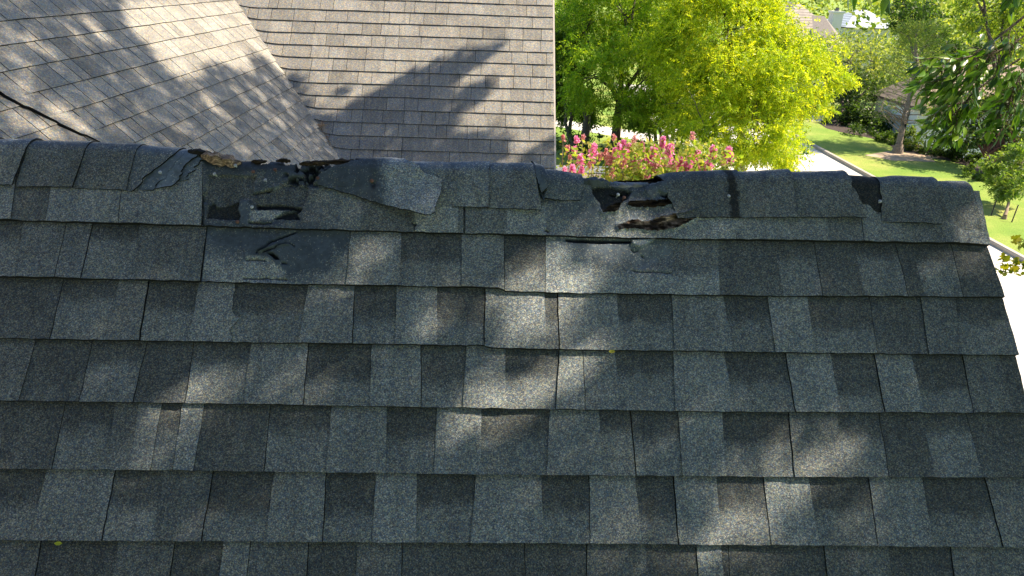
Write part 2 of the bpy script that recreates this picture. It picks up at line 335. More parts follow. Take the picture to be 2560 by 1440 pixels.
# simple courses further down the slope, out of the photograph's frame
u_a, s6 = us_plane(np.array([0., 2560.]), np.array([1541., 1550.]))
s6 = float(s6.mean())
def rand_courses(mb, fpt, nrm, ua, ub, s0, k0, k1, e=.143, tl=.30, td=.2, off=0, bend=None, seed=1, sub=3, hh=.011, shade=.12, gj=.34, gw=.0022):
    r = np.random.default_rng(seed)
    for k in range(k0, k1):
        u = ua-r.random()*.3; uend = ub(s0+k*e) if callable(ub) else ub
        last = r.random()
        while u < uend:
            wd = r.choice([.10, .135, .165, .19, .215])*(1+.1*r.standard_normal()*.5); u2 = u+wd
            j = r.random(); gp = gw if j < gj else 0
            tn = td+(tl-td)*r.random()**.9; hi = hh*(1 if r.random() < .55 else .72)
            if r.random() < shade: tn *= .82
            uu = np.linspace(u, min(u2-gp, uend), sub+1); vv = np.linspace(-.1, 1, 4+sub)
            Ug, Vg = np.meshgrid(uu, vv); Sg = s0+(k-1+Vg)*e+(fbm(Ug*5, Ug*0+k*3.3, 3)-.5)*.008
            if bend: Sg = Sg+bend(Ug, Sg)
            Hg = np.clip(Vg, 0, 1)*hi+(hh-hi)*.5+(fbm(Ug*8, Sg*8, 2)-.5)*.003
            P = fpt(Ug, Sg, Hg); c = np.stack([tn*(1+.25*(fbm(Ug*12, Sg*12+k, 3)-.5)), np.full(Ug.shape, .95), 0*Ug], -1)
            mb.grid(P.transpose(1, 0, 2), c.transpose(1, 0, 2))
            skirt(mb, P[-1], None, nrm, Hg[-1]+.003); skirt(mb, P[:, -1], None, nrm, Hg[:, -1]*.9); skirt(mb, P[:, 0][::-1], None, nrm, Hg[:, 0]*.9)
            u = u2
rand_courses(near_mb, near_pt, nN, -3.4, 1.262, s6, 1, 12, tl=.3, td=.11, seed=5)
rand_courses(near_mb, near_pt, nN, -3.4, -1.55, s6, -6, 1, tl=.3, td=.11, seed=6)

# ------------------------------------------------------------------ damaged fields (fine height fields where the shingles are torn)
Z1 = lambda pts: [(x/2.8444, 320+y/2.8444) for x, y in pts]          # coordinates read off enlarged crops of the photograph
Z3 = lambda pts: [(1300+x/3.6, 380+y/3.6) for x, y in pts]
Z6 = lambda pts: [(450+x/4.655, 370+y/4.655) for x, y in pts]
ZR = lambda pts: [(x/2.8444, 540+y/2.8444) for x, y in pts]
DEEP = []
H1 = Z3([(740, 548), (775, 520), (820, 488), (905, 468), (880, 500), (862, 540), (800, 548)])
H2 = Z3([(968, 482), (985, 465), (1060, 460), (1200, 460), (1290, 445), (1350, 432), (1372, 450), (1355, 472), (1290, 490), (1200, 506), (1000, 500)])
H3 = Z3([(875, 680), (940, 668), (962, 648), (1000, 633), (1060, 640), (1105, 658), (1165, 650), (1250, 612), (1400, 582), (1500, 562), (1600, 530), (1668, 514), (1620, 560), (1560, 600), (1450, 660), (1390, 690), (1330, 700), (1200, 716), (1130, 712), (1095, 696), (1010, 694), (880, 700)])
H0 = Z3([(700, 300), (860, 290), (960, 287), (1160, 290), (1270, 262), (1400, 235), (1470, 205), (1500, 150), (700, 150)])
def field(mb, x0f, x1f, y0f, y1f, fn, step=2.2, edge=True):
    """height field over a patch of roof; fn(X, Y) -> h, tone, gran, wood, hole"""
    xs = np.arange(min(x0f(-1), x0f(1)), max(x1f(-1), x1f(1))+step, step)
    X0 = xs[:, None]; ylo = y0f(xs); yhi = y1f(xs)+(fbm(xs/22, xs*0+3, 3)-.5)*4; m = int((yhi-ylo).max()/step)+2
    v = np.linspace(0, 1, m)[None, :]; Y = ylo[:, None]+(yhi-ylo)[:, None]*v; X = X0+0*Y
    h, tn, gr, wo, hole = fn(X, Y, v+0*X)
    u, s = px2us(X, Y); P = near_pt(u, s, h)
    mb.grid(P, np.stack([tn, gr, wo], -1), keep=~hole)
    if edge: skirt(mb, P[:, -1], None, nN, h[:, -1]+.004)
    skirt(mb, P[0], None, nN, h[0]+.002); skirt(mb, P[-1][::-1], None, nN, h[-1]+.002)
def crack(h, tn, X, Y, pl, wdt, dep, dark=.25):
    d = lined(X+(fbm(X/7, Y/7, 2)-.5)*4, Y+(fbm(X/7+5, Y/7, 2)-.5)*4, pl); k = np.exp(-(d/wdt)**2)
    return h-dep*k, tn*(1-(1-dark)*np.exp(-(d/(wdt*.8))**2))
def patch(h, tn, gr, X, Y, poly, dh, tone=None, gran=None, soft=1.5, rough=6.):
    d = sdf(X+(fbm(X/9, Y/9, 3)-.5)*rough, Y+(fbm(X/9+8, Y/9, 3)-.5)*rough, poly); k = 1-sstep(-soft, soft, d)
    h = h+dh*k
    if tone is not None: tn = tn*(1-k)+tone*k
    if gran is not None: gr = gr*(1-k)+gran*k
    return h, tn, gr
def f_top(X, Y, v):
    """torn top course between the broken caps"""
    xs = [(500, .17), (900, .2), (905, .14), (1035, .14), (1039, .28), (1144, .28), (1146, .15), (1160, .15), (1163, .17), (1265, .17), (1268, .27), (1360, .27), (1370, .2), (1500, .22), (1760, .25), (1860, .26)]
    tn = np.interp(X+(fbm(X/8, Y/8, 2)-.5)*4, [a for a, b in xs], [b for a, b in xs]); gr = np.full(X.shape, .93); wo = 0*X
    h = .004*sstep(500, 512, X)-.002+.008*v*sstep(498, 514, X)+.002+(fbm(X/60, Y/60, 3)-.5)*.006*sstep(500, 515, X)+(fbm(X/10, Y/10, 3)-.5)*.0014
    L = X < 905
    w = np.where(L, 1-sstep(760, 900, X), 0.)*sstep(505, 515, X)
    gr = gr-w*.7*sstep(.40, .52, fbm(X/26, Y/26, 4)); tn = tn*(1-w*.3)
    # smooth strip along the broken ridge
    ys = np.interp(X, [a for a, b in RID], [b for a, b in RID])
    st = (1-sstep(14, 30, Y-ys))*((X < 1100)); gr = gr*(1-st*.95); tn = tn*(1-st*.25)
    # crumbled asphalt round the broken ridge
    cz = sstep(700, 735, X)*(1-sstep(895, 920, X))*(1-sstep(45, 70, Y-ys))
    cr = vn(X/13, Y/10)*1.+vn(X/6+3, Y/5)*.6
    h = h-cz*.014*sstep(.75, .95, cr); tn = tn*(1-cz*.75*sstep(.8, .95, cr)); gr = gr*(1-cz*.85); h = h+cz*.006*(fbm(X/5, Y/5, 3)-.3)
    # missing layers on the left
    h, tn, gr = patch(h, tn, gr, X, Y, Z6([(335, 330), (600, 332), (885, 350), (865, 470), (860, 545), (1040, 512), (1100, 490), (1230, 430), (1500, 470), (1500, 560), (1430, 690), (900, 690), (830, 620), (700, 630), (560, 690), (470, 692), (300, 650), (230, 605), (320, 520)]), -.0055, .105, .9, 1.2, 3)
    h, tn, gr = patch(h, tn, gr, X, Y, Z6([(345, 700), (375, 660), (410, 655), (440, 705), (600, 680), (700, 632), (690, 740), (718, 800), (700, 858), (320, 835)]), -.007, .035, .75, 1.2, 3)
    h, tn, gr = patch(h, tn, gr, X, Y, Z6([(890, 680), (1240, 676), (1300, 690), (1435, 715), (1410, 748), (1200, 735), (900, 735)]), -.011, .03, .2, 1.2, 3)
    h, tn, gr = patch(h, tn, gr, X, Y, Z6([(1105, 845), (1180, 800), (1250, 775), (1430, 735), (1380, 790), (1405, 855), (1330, 850), (1260, 858)]), -.009, .035, .2, 1.2, 5)
    h, tn, gr = patch(h, tn, gr, X, Y, Z6([(820, 745), (1230, 750), (1180, 790), (1100, 850), (830, 875)]), 0, .27, .95, 2, 5)
    h, tn, gr = patch(h, tn, gr, X, Y, Z6([(715, 610), (760, 600), (835, 690), (810, 880), (810, 930), (720, 900), (725, 800), (700, 740)]), .001, .17, .05, 3, 5)
    h, tn, gr = patch(h, tn, gr, X, Y, Z6([(1040, 480), (1150, 440), (1180, 470), (1100, 510)]), .004, .2, .1, 3, 5)
    h, tn = crack(h, tn, X, Y, Z6([(270, 640), (285, 760), (275, 900), (330, 950), (320, 1160)]), 2.2, .006, .5)
    h, tn = crack(h, tn, X, Y, Z6([(820, 890), (900, 905), (1080, 900)]), 2.0, .006, .35)
    h, tn = crack(h, tn, X, Y, Z6([(860, 550), (1040, 515), (1100, 488)]), 1.8, .005, .35)
    h, tn = crack(h, tn, X, Y, [(1039, 557), (1036, 583)], 1.6, .004, .5); h, tn = crack(h, tn, X, Y, [(1161, 520), (1161, 592)], 1.5, .008, .25)
    h, tn = crack(h, tn, X, Y, [(1031, 562), (1040, 566)], 3.0, .006, .35); h, tn = crack(h, tn, X, Y, [(1362, 582), (1370, 584)], 3.0, .006, .3)
    # smooth bare sheet round the gashes on the right
    k = 1-sstep(-12, 14, 30*(fbm(X/18, Y/18, 4)-.5)+sdf(X, Y, Z3([(640, 330), (810, 290), (1180, 290), (1380, 240), (1420, 380), (1560, 400), (1660, 520), (1560, 610), (1200, 600), (900, 560), (740, 600), (600, 640), (420, 600), (300, 560), (560, 400)])))
    tn = tn*(1-k)+.17*k; gr = gr*(1-k*.65); h = h+k*.004*(fbm(X/30, Y/22, 3)-.3)
    k = 1-sstep(-10, 30, 50*(fbm(X/18, Y/18, 4)-.5)+sdf(X, Y, Z3([(560, 600), (900, 590), (1060, 600), (900, 640), (900, 700), (1100, 730), (1400, 700), (1200, 770), (600, 765)])))
    gr = gr*(1-k*.45); tn = tn*(1-k)+.22*k
    h, tn, gr = patch(h, tn, gr, X, Y, Z3([(645, 335), (700, 325), (815, 322), (860, 340), (940, 350), (1000, 370), (960, 430), (905, 470), (860, 545), (735, 557), (715, 470), (680, 430), (650, 390)]), -.008, .035, .35, 1.2, 3)
    h, tn, gr = patch(h, tn, gr, X, Y, Z3([(1115, 340), (1230, 300), (1330, 250), (1370, 300), (1375, 390), (1290, 385), (1240, 360), (1180, 440), (1130, 400)]), .006, .16, .1, 1.5, 5)
    h, tn, gr = patch(h, tn, gr, X, Y, Z3([(1250, 400), (1400, 395), (1525, 388), (1480, 430), (1410, 450), (1290, 425)]), -.009, .05, .1, 1.5, 5)
    h, tn, gr = patch(h, tn, gr, X, Y, Z3([(810, 292), (960, 290), (1165, 293), (1120, 318), (960, 318), (820, 312)]), .003, .34, .05, 1, 2)
    h, tn = crack(h, tn, X, Y, Z3([(870, 395), (890, 372), (915, 380)]), 3.5, .01, .1); h, tn = crack(h, tn, X, Y, Z3([(815, 390), (845, 395)]), 2.5, .01, .1)
    h, tn = crack(h, tn, X, Y, Z3([(1400, 430), (1425, 435)]), 2.6, .008, .2); h, tn = crack(h, tn, X, Y, Z3([(955, 290), (985, 340), (940, 420)]), 1.4, .004, .5)
    h, tn = crack(h, tn, X, Y, Z3([(1380, 500), (1410, 560), (1400, 580)]), 1.6, .003, .6); h, tn = crack(h, tn, X, Y, Z3([(1165, 290), (1260, 262), (1360, 240)]), 2, .005, .3)
    q = lambda P, r=3: sdf(X+(fbm(X/6, Y/6, 3)-.5)*r*2, Y+(fbm(X/6+8, Y/6, 3)-.5)*r*2, P)
    hole = (q(H1) < 2) | (q(H2) < 2.5) | (q(H3) < 3) | (q(H0, 2) < 0)
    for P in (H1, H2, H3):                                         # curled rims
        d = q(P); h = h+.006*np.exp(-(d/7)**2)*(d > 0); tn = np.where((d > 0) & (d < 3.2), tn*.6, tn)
    # chipped silhouette of the ridge
    hole |= (X > 520) & (X < 905) & (Y-ys < 3+5*fbm(X/9, X*0, 3)) & (fbm(X/30, X*0+2, 2) > .42)
    return h, np.clip(tn, .012, 1), np.clip(gr, 0, 1), wo, hole
# torn_mb is its own part so that the gashes can be told from the sound slope
torn = MB()
field(torn, lambda s: 500, lambda s: 1841, lambda x: np.interp(x, [a for a, b in RID], [b for a, b in RID])+1, lambda x: ln(0, x), f_top)
def f_r1a(X, Y, v):
    tn = np.where(X < 630, .2, .16)+.06*sstep(.45, .8, v+.2*(fbm(X/30, Y/30, 3)-.5)); gr = np.full(X.shape, .95)
    k = (1-sstep(-10, 45, 60*(fbm(X/22, Y/22, 4)-.5)+sdf(X, Y, ZR([(1480, 110), (2480, 120), (2440, 200), (2300, 330), (2150, 420), (2050, 380), (1800, 280), (1500, 190)]))))
    gr = gr-k*.9; tn = tn*(1-k)+.145*k
    h = .001+.0095*v+(fbm(X/60, Y/60, 3)-.5)*.004+.004*k*np.exp(-((Y-625)/40)**2)*np.exp(-((X-690)/70)**2)
    h = h-.009*(1-sstep(-3, 4, X-(517-12*v)))
    h, tn, gr = patch(h, tn, gr, X, Y, ZR([(1740, 350), (1760, 290), (1900, 300), (2040, 400), (2000, 480), (1730, 480)]), -.001, .27, .97, 4, 10)
    h, tn, gr = patch(h, tn, gr, X, Y, ZR([(1815, 268), (1880, 245), (1980, 205), (2060, 195), (2100, 215), (2040, 212), (1950, 235), (1880, 262)]), .006, .16, .05, 1.3, 2)
    h, tn = crack(h, tn, X, Y, ZR([(1830, 265), (1890, 225), (1930, 190), (2010, 160), (2100, 118)]), 2.2, .008, .1)
    h, tn = crack(h, tn, X, Y, ZR([(1880, 262), (1950, 235), (2010, 205), (2060, 200), (2095, 215)]), 2.0, .008, .1)
    h, tn, gr = patch(h, tn, gr, X, Y, ZR([(1910, 270), (1945, 268), (1980, 295), (1995, 320), (1960, 318)]), -.009, .02, .1, 1.2, 4)
    h, tn = crack(h, tn, X, Y, ZR([(2010, 340), (2040, 348)]), 2.6, .006, .25); h, tn = crack(h, tn, X, Y, ZR([(1760, 322), (1830, 318), (1890, 325)]), 2.6, .005, .35)
    h, tn = crack(h, tn, X, Y, ZR([(1740, 452), (1820, 458), (1900, 452), (2050, 462)]), 1.8, .006, .25)
    return h, np.clip(tn, .015, 1), np.clip(gr, 0, 1), 0*X, np.zeros(X.shape, bool)
field(torn, lambda s: 500, lambda s: 876, lambda x: ln(0, x)-8, lambda x: ln(1, x), f_r1a)
def f_r1b(X, Y, v):
    tn = np.where(X < 1480, .27, .15)+0*X; gr = np.full(X.shape, .93)
    f = sstep(.5, .75, v+.25*(fbm(X/40, Y/40, 3)-.5)); tn = np.where(X >= 1480, tn*(1-f)+.26*f, tn)
    k = (1-sstep(-10, 40, 60*(fbm(X/22, Y/22, 4)-.5)+sdf(X, Y, Z3([(420, 800), (1350, 800), (1250, 950), (1100, 1020), (800, 960), (560, 900)])))); gr = gr-k*.75; tn = tn*(1-k)+.21*k
    h = .001+.010*v+(fbm(X/60, Y/60, 3)-.5)*.004-.006*np.exp(-((X-1610)/70)**2-((Y-650)/26)**2)
    h, tn, gr = patch(h, tn, gr, X, Y, Z3([(1000, 790), (1220, 782), (1150, 830), (1085, 868), (1040, 850), (998, 828)]), .006, .3, .3, 1.2, 2)
    h, tn, gr = patch(h, tn, gr, X, Y, Z3([(410, 785), (700, 790), (1000, 800), (1000, 822), (700, 828), (500, 818), (415, 806)]), -.007, .035, .1, 1.5, 2)  # dark strip paints the shadow under the lifted first course
    h, tn = crack(h, tn, X, Y, Z3([(1000, 885), (1030, 905), (1060, 895)]), 2.4, .004, .4); h, tn = crack(h, tn, X, Y, Z3([(1095, 935), (1108, 945)]), 2.6, .005, .3)
    h, tn = crack(h, tn, X, Y, Z3([(1010, 1075), (1090, 1090), (1200, 1085), (1350, 1100)]), 2.0, .005, .35)
    return h, np.clip(tn, .015, 1), np.clip(gr, 0, 1), 0*X, np.zeros(X.shape, bool)
field(torn, lambda s: 1364, lambda s: 1794, lambda x: ln(0, x)-8, lambda x: ln(1, x)+0*x, f_r1b)

near_roof = near_mb.build('roof_slope', M_NEAR, house)
tag(near_roof, 'near roof slope of dark weathered shingles in tree shade')
torn_o = torn.build('torn_shingles', M_NEAR, near_roof); tag(torn_o, 'torn and worn shingles with open gashes below the ridge')
# roof boards under the shingles, of dark rotten wood
deck = MB()
uu = np.linspace(-3.4, 1.235, 60); ss = np.linspace(0, 1, 30); Ug, Sg = np.meshgrid(uu, ss, indexing='ij')
sa = s_a(Ug); Sf = sa+.035+(3.0-sa)*Sg**2
hd = -.026+(fbm(Ug*30, Sf*60, 3)-.5)*.02; P = near_pt(Ug, Sf, hd)
deck.grid(P, np.array([.13, 0, 1.]))
near_deck = deck.build('roof_deck', M_NEAR, house); tag(near_deck, 'brown rotten roof boards showing through the gashes')
fr = MB()                                                        # fine splintered deck just under the two right gashes
xs = np.arange(1470, 1800, 2.5); ys_ = np.arange(462, 590, 2.5); X, Y = np.meshgrid(xs, ys_, indexing='ij')
u, s = px2us(X, Y); P = near_pt(u, np.maximum(s, s_a(u)+.02), -.010+(fbm(X/20, Y/7, 4)-.5)*.02)
fr.grid(P, np.stack([.16+1.3*sstep(.35, .65, fbm(X/18, Y/7+3, 3))*sstep(505, 530, Y), 0*X, 1+0*X], -1))  # wood colour lightened lower down for the sun spot there
o = fr.build('splintered_board', M_NEAR, near_roof)
bs = MB(); ub_, sb_ = np.linspace(-3.4, 1.25, 90), np.array([0., .03, .3, 1.2, 4.0])
Ug, Qg = np.meshgrid(ub_, sb_, indexing='ij'); P = near_pt(Ug, s_a(Ug)-RR*2*al-Qg, -.012); bs.grid(P, np.array([.2, .95, 0])); o = bs.build('roof_slope', M_FAR, house); tag(o, 'far side of the near ridge, sloping away from the camera')

# ------------------------------------------------------------------ ridge caps
def cap(xl, xr, ybl, ybr, tone, hl=.012, hr=.02, gran=.95, torn_l=0, torn_r=0, label=None, top=None, sh=None, back=.13, fn=None, name='cap_shingle'):
    """xl, xr: (x at ridge, x at lower edge) of the left and right borders; bends over the ridge"""
    mb = MB(); nu = int(abs(xr[1]-xl[1])/5)+6; nv = 34
    t = np.linspace(0, 1, nu); v = np.linspace(0, 1, nv); T, V = np.meshgrid(t, v, indexing='ij')
    XL = xl[0]+(xl[1]-xl[0])*V+(fbm(V*7+xl[0], V*0, 4)-.5)*(3+torn_l); XR = xr[0]+(xr[1]-xr[0])*V+(fbm(V*7+xr[0], V*0+5, 4)-.5)*(3+torn_r)
    X = XL+(XR-XL)*T; yr = np.interp(X, [a for a, b in RID], [b for a, b in RID]); yt = yr+.5 if top is None else np.maximum(yr+.5, top(X))
    yb = ybl+(ybr-ybl)*T+(fbm(X/18, X*0+2, 3)-.5)*4
    Y = yt+(yb-yt)*V; u, s = px2us(X, Y)
    h = hl+(hr-hl)*T+(fbm(X/40, Y/40, 3)-.5)*.005+(fbm(X/9, Y/9, 2)-.5)*.0012; h = h*(.75+.25*V)
    tn = tone*(.88+.3*(fbm(X/45, Y/45, 3)-.3)); gr = np.full(X.shape, gran)
    up = 1-sstep(6, 22, Y-yr); gr = gr*(1-.75*up*(fbm(X/30, Y/12, 3) > .42)); tn = tn*(1+.25*up)
    if fn: h, tn, gr = fn(X, Y, V, h, tn, gr)
    if top is None and back:                                         # carry on over the ridge and down the far side
        nb = 12; s0_ = s[:, :1]; sb = s0_-np.linspace(.13+back*0, .004, nb)[None, :]*1.0-0*(s[:, :1])
        s = np.concatenate([sb, s], 1); ext = lambda a: np.concatenate([np.repeat(a[:, :1], nb, 1), a], 1)
        u, h, tn, gr = ext(u), ext(h), ext(tn), ext(gr)
    P = near_pt(u, s, h); mb.grid(P, np.stack([np.clip(tn, .012, 1), np.clip(gr, 0, 1), 0*u], -1))
    th_ = .0045; d = P-near_pt(u, s, h-th_)
    for B, D_ in ((P[:, -1], d[:, -1]), (P[0], d[0]), (P[-1][::-1], d[-1][::-1])):
        mb.grid(np.stack([B, B-D_], 0), np.array(ASPH), smooth=False)
    Q = P-d; mb.grid(Q[::-1], np.array(ASPH))
    o = mb.build(name, M_NEAR, house)
    if label: tag(o, label)
    return o
capd = .15
cap((-300, -330), (-120, -140), 462, 464, .15); cap((-130, -150), (-20, -45), 464, 466, .2, .012, .018)
cap((-30, -55), (80, 40), 466, 468, .2, .009, .018); cap((78, 44), (222, 189), 470, 473, capd, .010, .015); cap((222, 191), (347, 320), 474, 481, capd, .010, .014)
cap((340, 316), (446, 338), 480, 484, .2, .010, .015, .55, 0, 16, label='broken cap shingle with ragged right edge')
cap((400, 322), (470, 388), 482, 480, .25, .006, .011, .08, 0, 22, label='bare torn layer of a cap shingle', name='torn_layer')
cap((455, 385), (505, 430), 477, 470, .30, .0085, .014, .05, 20, 24, name='torn_layer', label='ragged curled asphalt layer')
cap((470, 400), (512, 470), 470, 452, .24, .004, .009, .15, 24, 30, name='torn_layer', label='lowest torn asphalt layer')
def f_flap(X, Y, V, h, tn, gr):
    k = sstep(945, 985, X+(fbm(X/8, Y/8, 3)-.5)*26-(Y-470)*.12); gr = .12+.83*k; tn = .125*(1-k)+.30*k
    h = h+.014*sstep(0.5, 1, V)*sstep(900, 1080, X)
    h = h-.006*np.exp(-(((X-935)/6)**2+((Y-466)/8)**2)); tn = tn*(1-.8*np.exp(-(((X-936)/5)**2+((Y-473)/7)**2)))
    return h, tn, gr
def flap_poly():
    """loose cap shingle that has swung downhill, left half worn to bare asphalt"""
    poly = [(795, 452), (806, 438), (838, 424), (868, 420), (880, 414), (905, 406), (960, 404), (1008, 412), (1040, 421), (1050, 428), (1062, 440), (1090, 447), (1106, 456), (1104, 490), (1094, 520), (1088, 548), (1080, 555), (1066, 552), (1000, 532), (940, 512), (880, 492), (830, 478), (800, 470)]
    P = np.array(poly, float); rr_ = np.linspace(0, 1, 26); cen = np.array([965, 470.]); a = []
    seg = np.concatenate([np.linspace(p, q, 9)[:-1] for p, q in zip(P, np.roll(P, -1, 0))])
    seg = seg+np.stack([(fbm(seg[:, 0]/6, seg[:, 1]/6, 3)-.5)*5, (fbm(seg[:, 0]/6+7, seg[:, 1]/6, 3)-.5)*5], -1)
    G = cen+(seg[:, None]-cen)*rr_[None, :, None]; G = np.concatenate([G, G[:1]], 0)
    X, Y = G[..., 0], G[..., 1]; h = .016+.012*sstep(900, 1090, X)*sstep(430, 540, Y)+(fbm(X/35, Y/35, 3)-.5)*.005
    h, tn, gr = f_flap(X, Y, (Y-404)/150, h, 0*X, 0*X); u, s = px2us(X, Y); Pn = near_pt(u, s, h)
    mb = MB(); mb.grid(Pn[::-1], np.stack([tn, gr, 0*X], -1)[::-1]); low = near_pt(u, s, h-.005); mb.grid(low, np.array(ASPH)); mb.grid(np.stack([Pn[:, -1], low[:, -1]], 0), np.array(ASPH), smooth=False)
    o = mb.build('loose_cap_shingle', M_NEAR, house); tag(o, 'cap shingle swung loose and tilted, left half worn bare')
flap_poly()
cap((1015, 1088), (1223, 1220), 520, 525, .235, .010, .019, .95, 0, 3, fn=lambda X, Y, V, h, tn, gr: (h, tn, gr*np.where(X < 1075, sstep(1040, 1085, X+(Y-430)*.3), 1)), label='light grey cap shingle beside the swung one')
cap((1222, 1220), (1335, 1352), 524, 534, .20, .013, .022)
cap((1328, 1345), (1368, 1356), 480, 510, .16, .008, .014, .05, 5, 20, name='torn_layer', label='bare strip of asphalt at the end of the middle caps')
def frag(poly, tone, gran, h0, label, name='torn_layer'):
    P = np.array(poly, float); cen = P.mean(0); rr_ = np.linspace(0, 1, 10)
    seg = np.concatenate([np.linspace(p, q, 7)[:-1] for p, q in zip(P, np.roll(P, -1, 0))])
    seg = seg+np.stack([(fbm(seg[:, 0]/5, seg[:, 1]/5, 3)-.5)*6, (fbm(seg[:, 0]/5+7, seg[:, 1]/5, 3)-.5)*6], -1)
    G = cen+(seg[:, None]-cen)*rr_[None, :, None]; G = np.concatenate([G, G[:1]], 0); X, Y = G[..., 0], G[..., 1]
    h = h0+(fbm(X/18, Y/18, 3)-.5)*.005; u, s = px2us(X, Y); Pn = near_pt(u, s, h); low = near_pt(u, s, h-.006)
    mb = MB(); mb.grid(Pn[::-1], np.array([tone, gran, 0])); mb.grid(low, np.array(ASPH)); mb.grid(np.stack([Pn[:, -1], low[:, -1]], 0), np.array(ASPH), smooth=False)
    o = mb.build(name, M_NEAR, house); return tag(o, label)
frag([(1352, 430), (1400, 436), (1456, 442), (1458, 465), (1450, 492), (1448, 505), (1400, 506), (1358, 500), (1366, 480)], .17, .5, .013, 'flat torn scrap right of the middle caps')
frag([(1350, 505), (1400, 508), (1446, 508), (1415, 524), (1382, 540), (1362, 542), (1350, 536)], .16, .7, .008, 'pointed torn scrap below the middle caps')
frag([(1330, 413), (1352, 420), (1362, 440), (1368, 475), (1352, 490), (1345, 470), (1338, 440)], .17, .1, .020, 'curled end of bare asphalt')
cap((1650, 1695), (1846, 1845), 549, 549, .135, .008, .013, .8, 22, 4, fn=lambda X, Y, V, h, tn, gr: (h+.004, np.where(np.abs(X-(1822+(Y-430)*.1)) < 9+4*vn(Y/9, Y*0), tn*.28, tn), gr), label='dark cap shingle at the right end of the gap')
cap((1840, 1842), (1975, 1986), 549, 551, .17, .012, .022)
cap((1975, 1984), (2113, 2156), 548, 552, .17, .012, .024, .95, 2, 14, label='cap shingle with slanting torn right edge')
cap((2095, 2130), (2212, 2206), 552, 560, .042, .006, .009, .75, 0, 0, label='black bare cap between two lighter ones')
cap((2196, 2200), (2340, 2345), 558, 568, .155, .012, .022, .93, 6, 0)
cap((2336, 2340), (2424, 2450), 566, 584, .15, .009, .012, .95, 0, 0, label='last cap shingle at the gable corner')
cap((2416, 2444), (2440, 2458), 576, 582, .14, .006, .004, .95, 0, 6, top=lambda X: 470+(X-2416)*1.2, name='cap_edge')
# exposed ridge wood and felt
def board(x0, x1, y0, y1, hgt, col, label, dy=0, name='exposed_board', m=None, h0=0.0, yf=None, mm=None, wf=1.):
    xs = np.linspace(x0, x1, 50); mb = MB(); t = (xs-x0)/(x1-x0)
    yc = y0+(y1-y0)*t if yf is None else np.interp(t, *yf)
    u, s = us_plane(xs, yc); prof = []
    for a, b in ((-.5, -.3), (-.42, .35), (-.1, .5), (.3, .38), (.5, -.2), (.2, -.5)):
        wv = hgt*(1-.75*np.abs(2*t-1)**3)*(.75+.5*vn(xs/11+a*9, xs*0))
        pts = P1+np.stack([u, 0*u, 0*u], -1)+s[:, None]*nD; prof.append(pts+np.stack([0*u, a*wv*1.5, b*wv+h0+(vn(xs/7+b*5, xs*0)-.5)*.006], -1))
    G = np.stack(prof+[prof[0]], 1); mb.grid(G, np.array([col, 0, wf]) if mm is None else np.array([.01, .0, 0]), smooth=False)
    o = mb.build(name, mm or M_NEAR, house); return tag(o, label)
board(503, 604, 392, 409, .030, .55, 'pale splintered ridge board beside the left caps', yf=([0, .15, .45, .75, 1], [389, 390, 397, 404, 408]))
board(470, 530, 380, 384, .016, .02, 'black curled felt over the pale board', mm=M_FELT, name='felt_scrap')
board(628, 668, 404, 402, .011, .05, 'small dark wood lump on the broken ridge')
board(690, 726, 401, 402, .010, .04, 'short dark wood lump in the middle of the broken ridge')
board(748, 905, 410, 402, .014, .08, 'long dark splintered ridge board', yf=([0, .3, .6, 1], [410, 408, 403, 402]))
board(1452, 1525, 455, 456, .022, .16, 'grey end of the ridge board left of the black hole', wf=.15)
board(1520, 1625, 464, 463, .009, .5, 'pale strip of ridge wood in front of the black hole', wf=.45)
fb = MB(); xs = np.linspace(1535, 1712, 60); t = (xs-1535)/177
ylo = np.interp(xs, [1535, 1560, 1600, 1625, 1660, 1700, 1712], [463, 464, 465, 465, 455, 448, 442]); yhi = np.interp(xs, [1535, 1550, 1600, 1640, 1670, 1712], [458, 451, 450, 446, 438, 438])+(vn(xs/6, xs*0)-.5)*3
u, s = us_plane(xs, ylo); pl = P1+np.stack([u, 0*u, 0*u], -1)+(s-.03)[:, None]*nD-np.array([0, -.02, .02]); dd = (pl-CAM)@cF
ph_ = CAM+ray(xs, yhi)*(dd+.03)[:, None]; pl = CAM+ray(xs, ylo+4)*(dd)[:, None]
fb.grid(np.stack([pl, (pl+ph_)/2+np.array([0, .03, 0]), ph_, ph_+np.array([0, .006, -.002]), pl+np.array([0, .06, -.05])], 1), np.array([.01, 0, 0]))
o = fb.build('felt_scrap', M_FELT, house); tag(o, 'curled black felt painting in the dark of the open hole in the ridge')  # black sheet also stands for the dark inside the hole
# roofing nails
def nail(px, py, r, m, label, h=.013, grp=None):
    mb = MB(); u, s = px2us(np.array(px, float), np.array(py, float)); a = near_pt(u, s, h); b = near_pt(u, s, h-.02)
    ax = nN+rng.normal(0, .12, 3); ax /= np.linalg.norm(ax)
    mb.tube([a-ax*.02, a], [.0018, .0018], n=8); mb.tube([a, a+ax*.0002, a+ax*.0014, a+ax*.0016], [.0001, r, r*.92, .0002], n=14)
    o = mb.build('roofing_nail', m, near_roof); tag(o, label)
for px, py, m in [(541, 441, M_NAIL), (592, 422, M_NAIL), (667, 456, M_NAIL), (634, 523, M_NAIL), (637, 435, M_RUST), (691, 430, M_RUST), (598, 560, M_RUST), (798, 453, M_RUST), (407, 438, M_NAIL), (1817, 497, M_NAIL), (2192, 510, M_NAIL), (1558, 499, M_RUST), (1543, 492, M_NAIL)]:
    nail(px, py, .0046, m, 'rusty roofing nail head' if m is M_RUST else 'pale steel roofing nail head', .017 if px in (798,) else .0155 if px > 1700 or px < 500 else .0125)
nail(933, 463, .0052, M_RUST, 'rusty nail head poking through the swung cap shingle', .024)
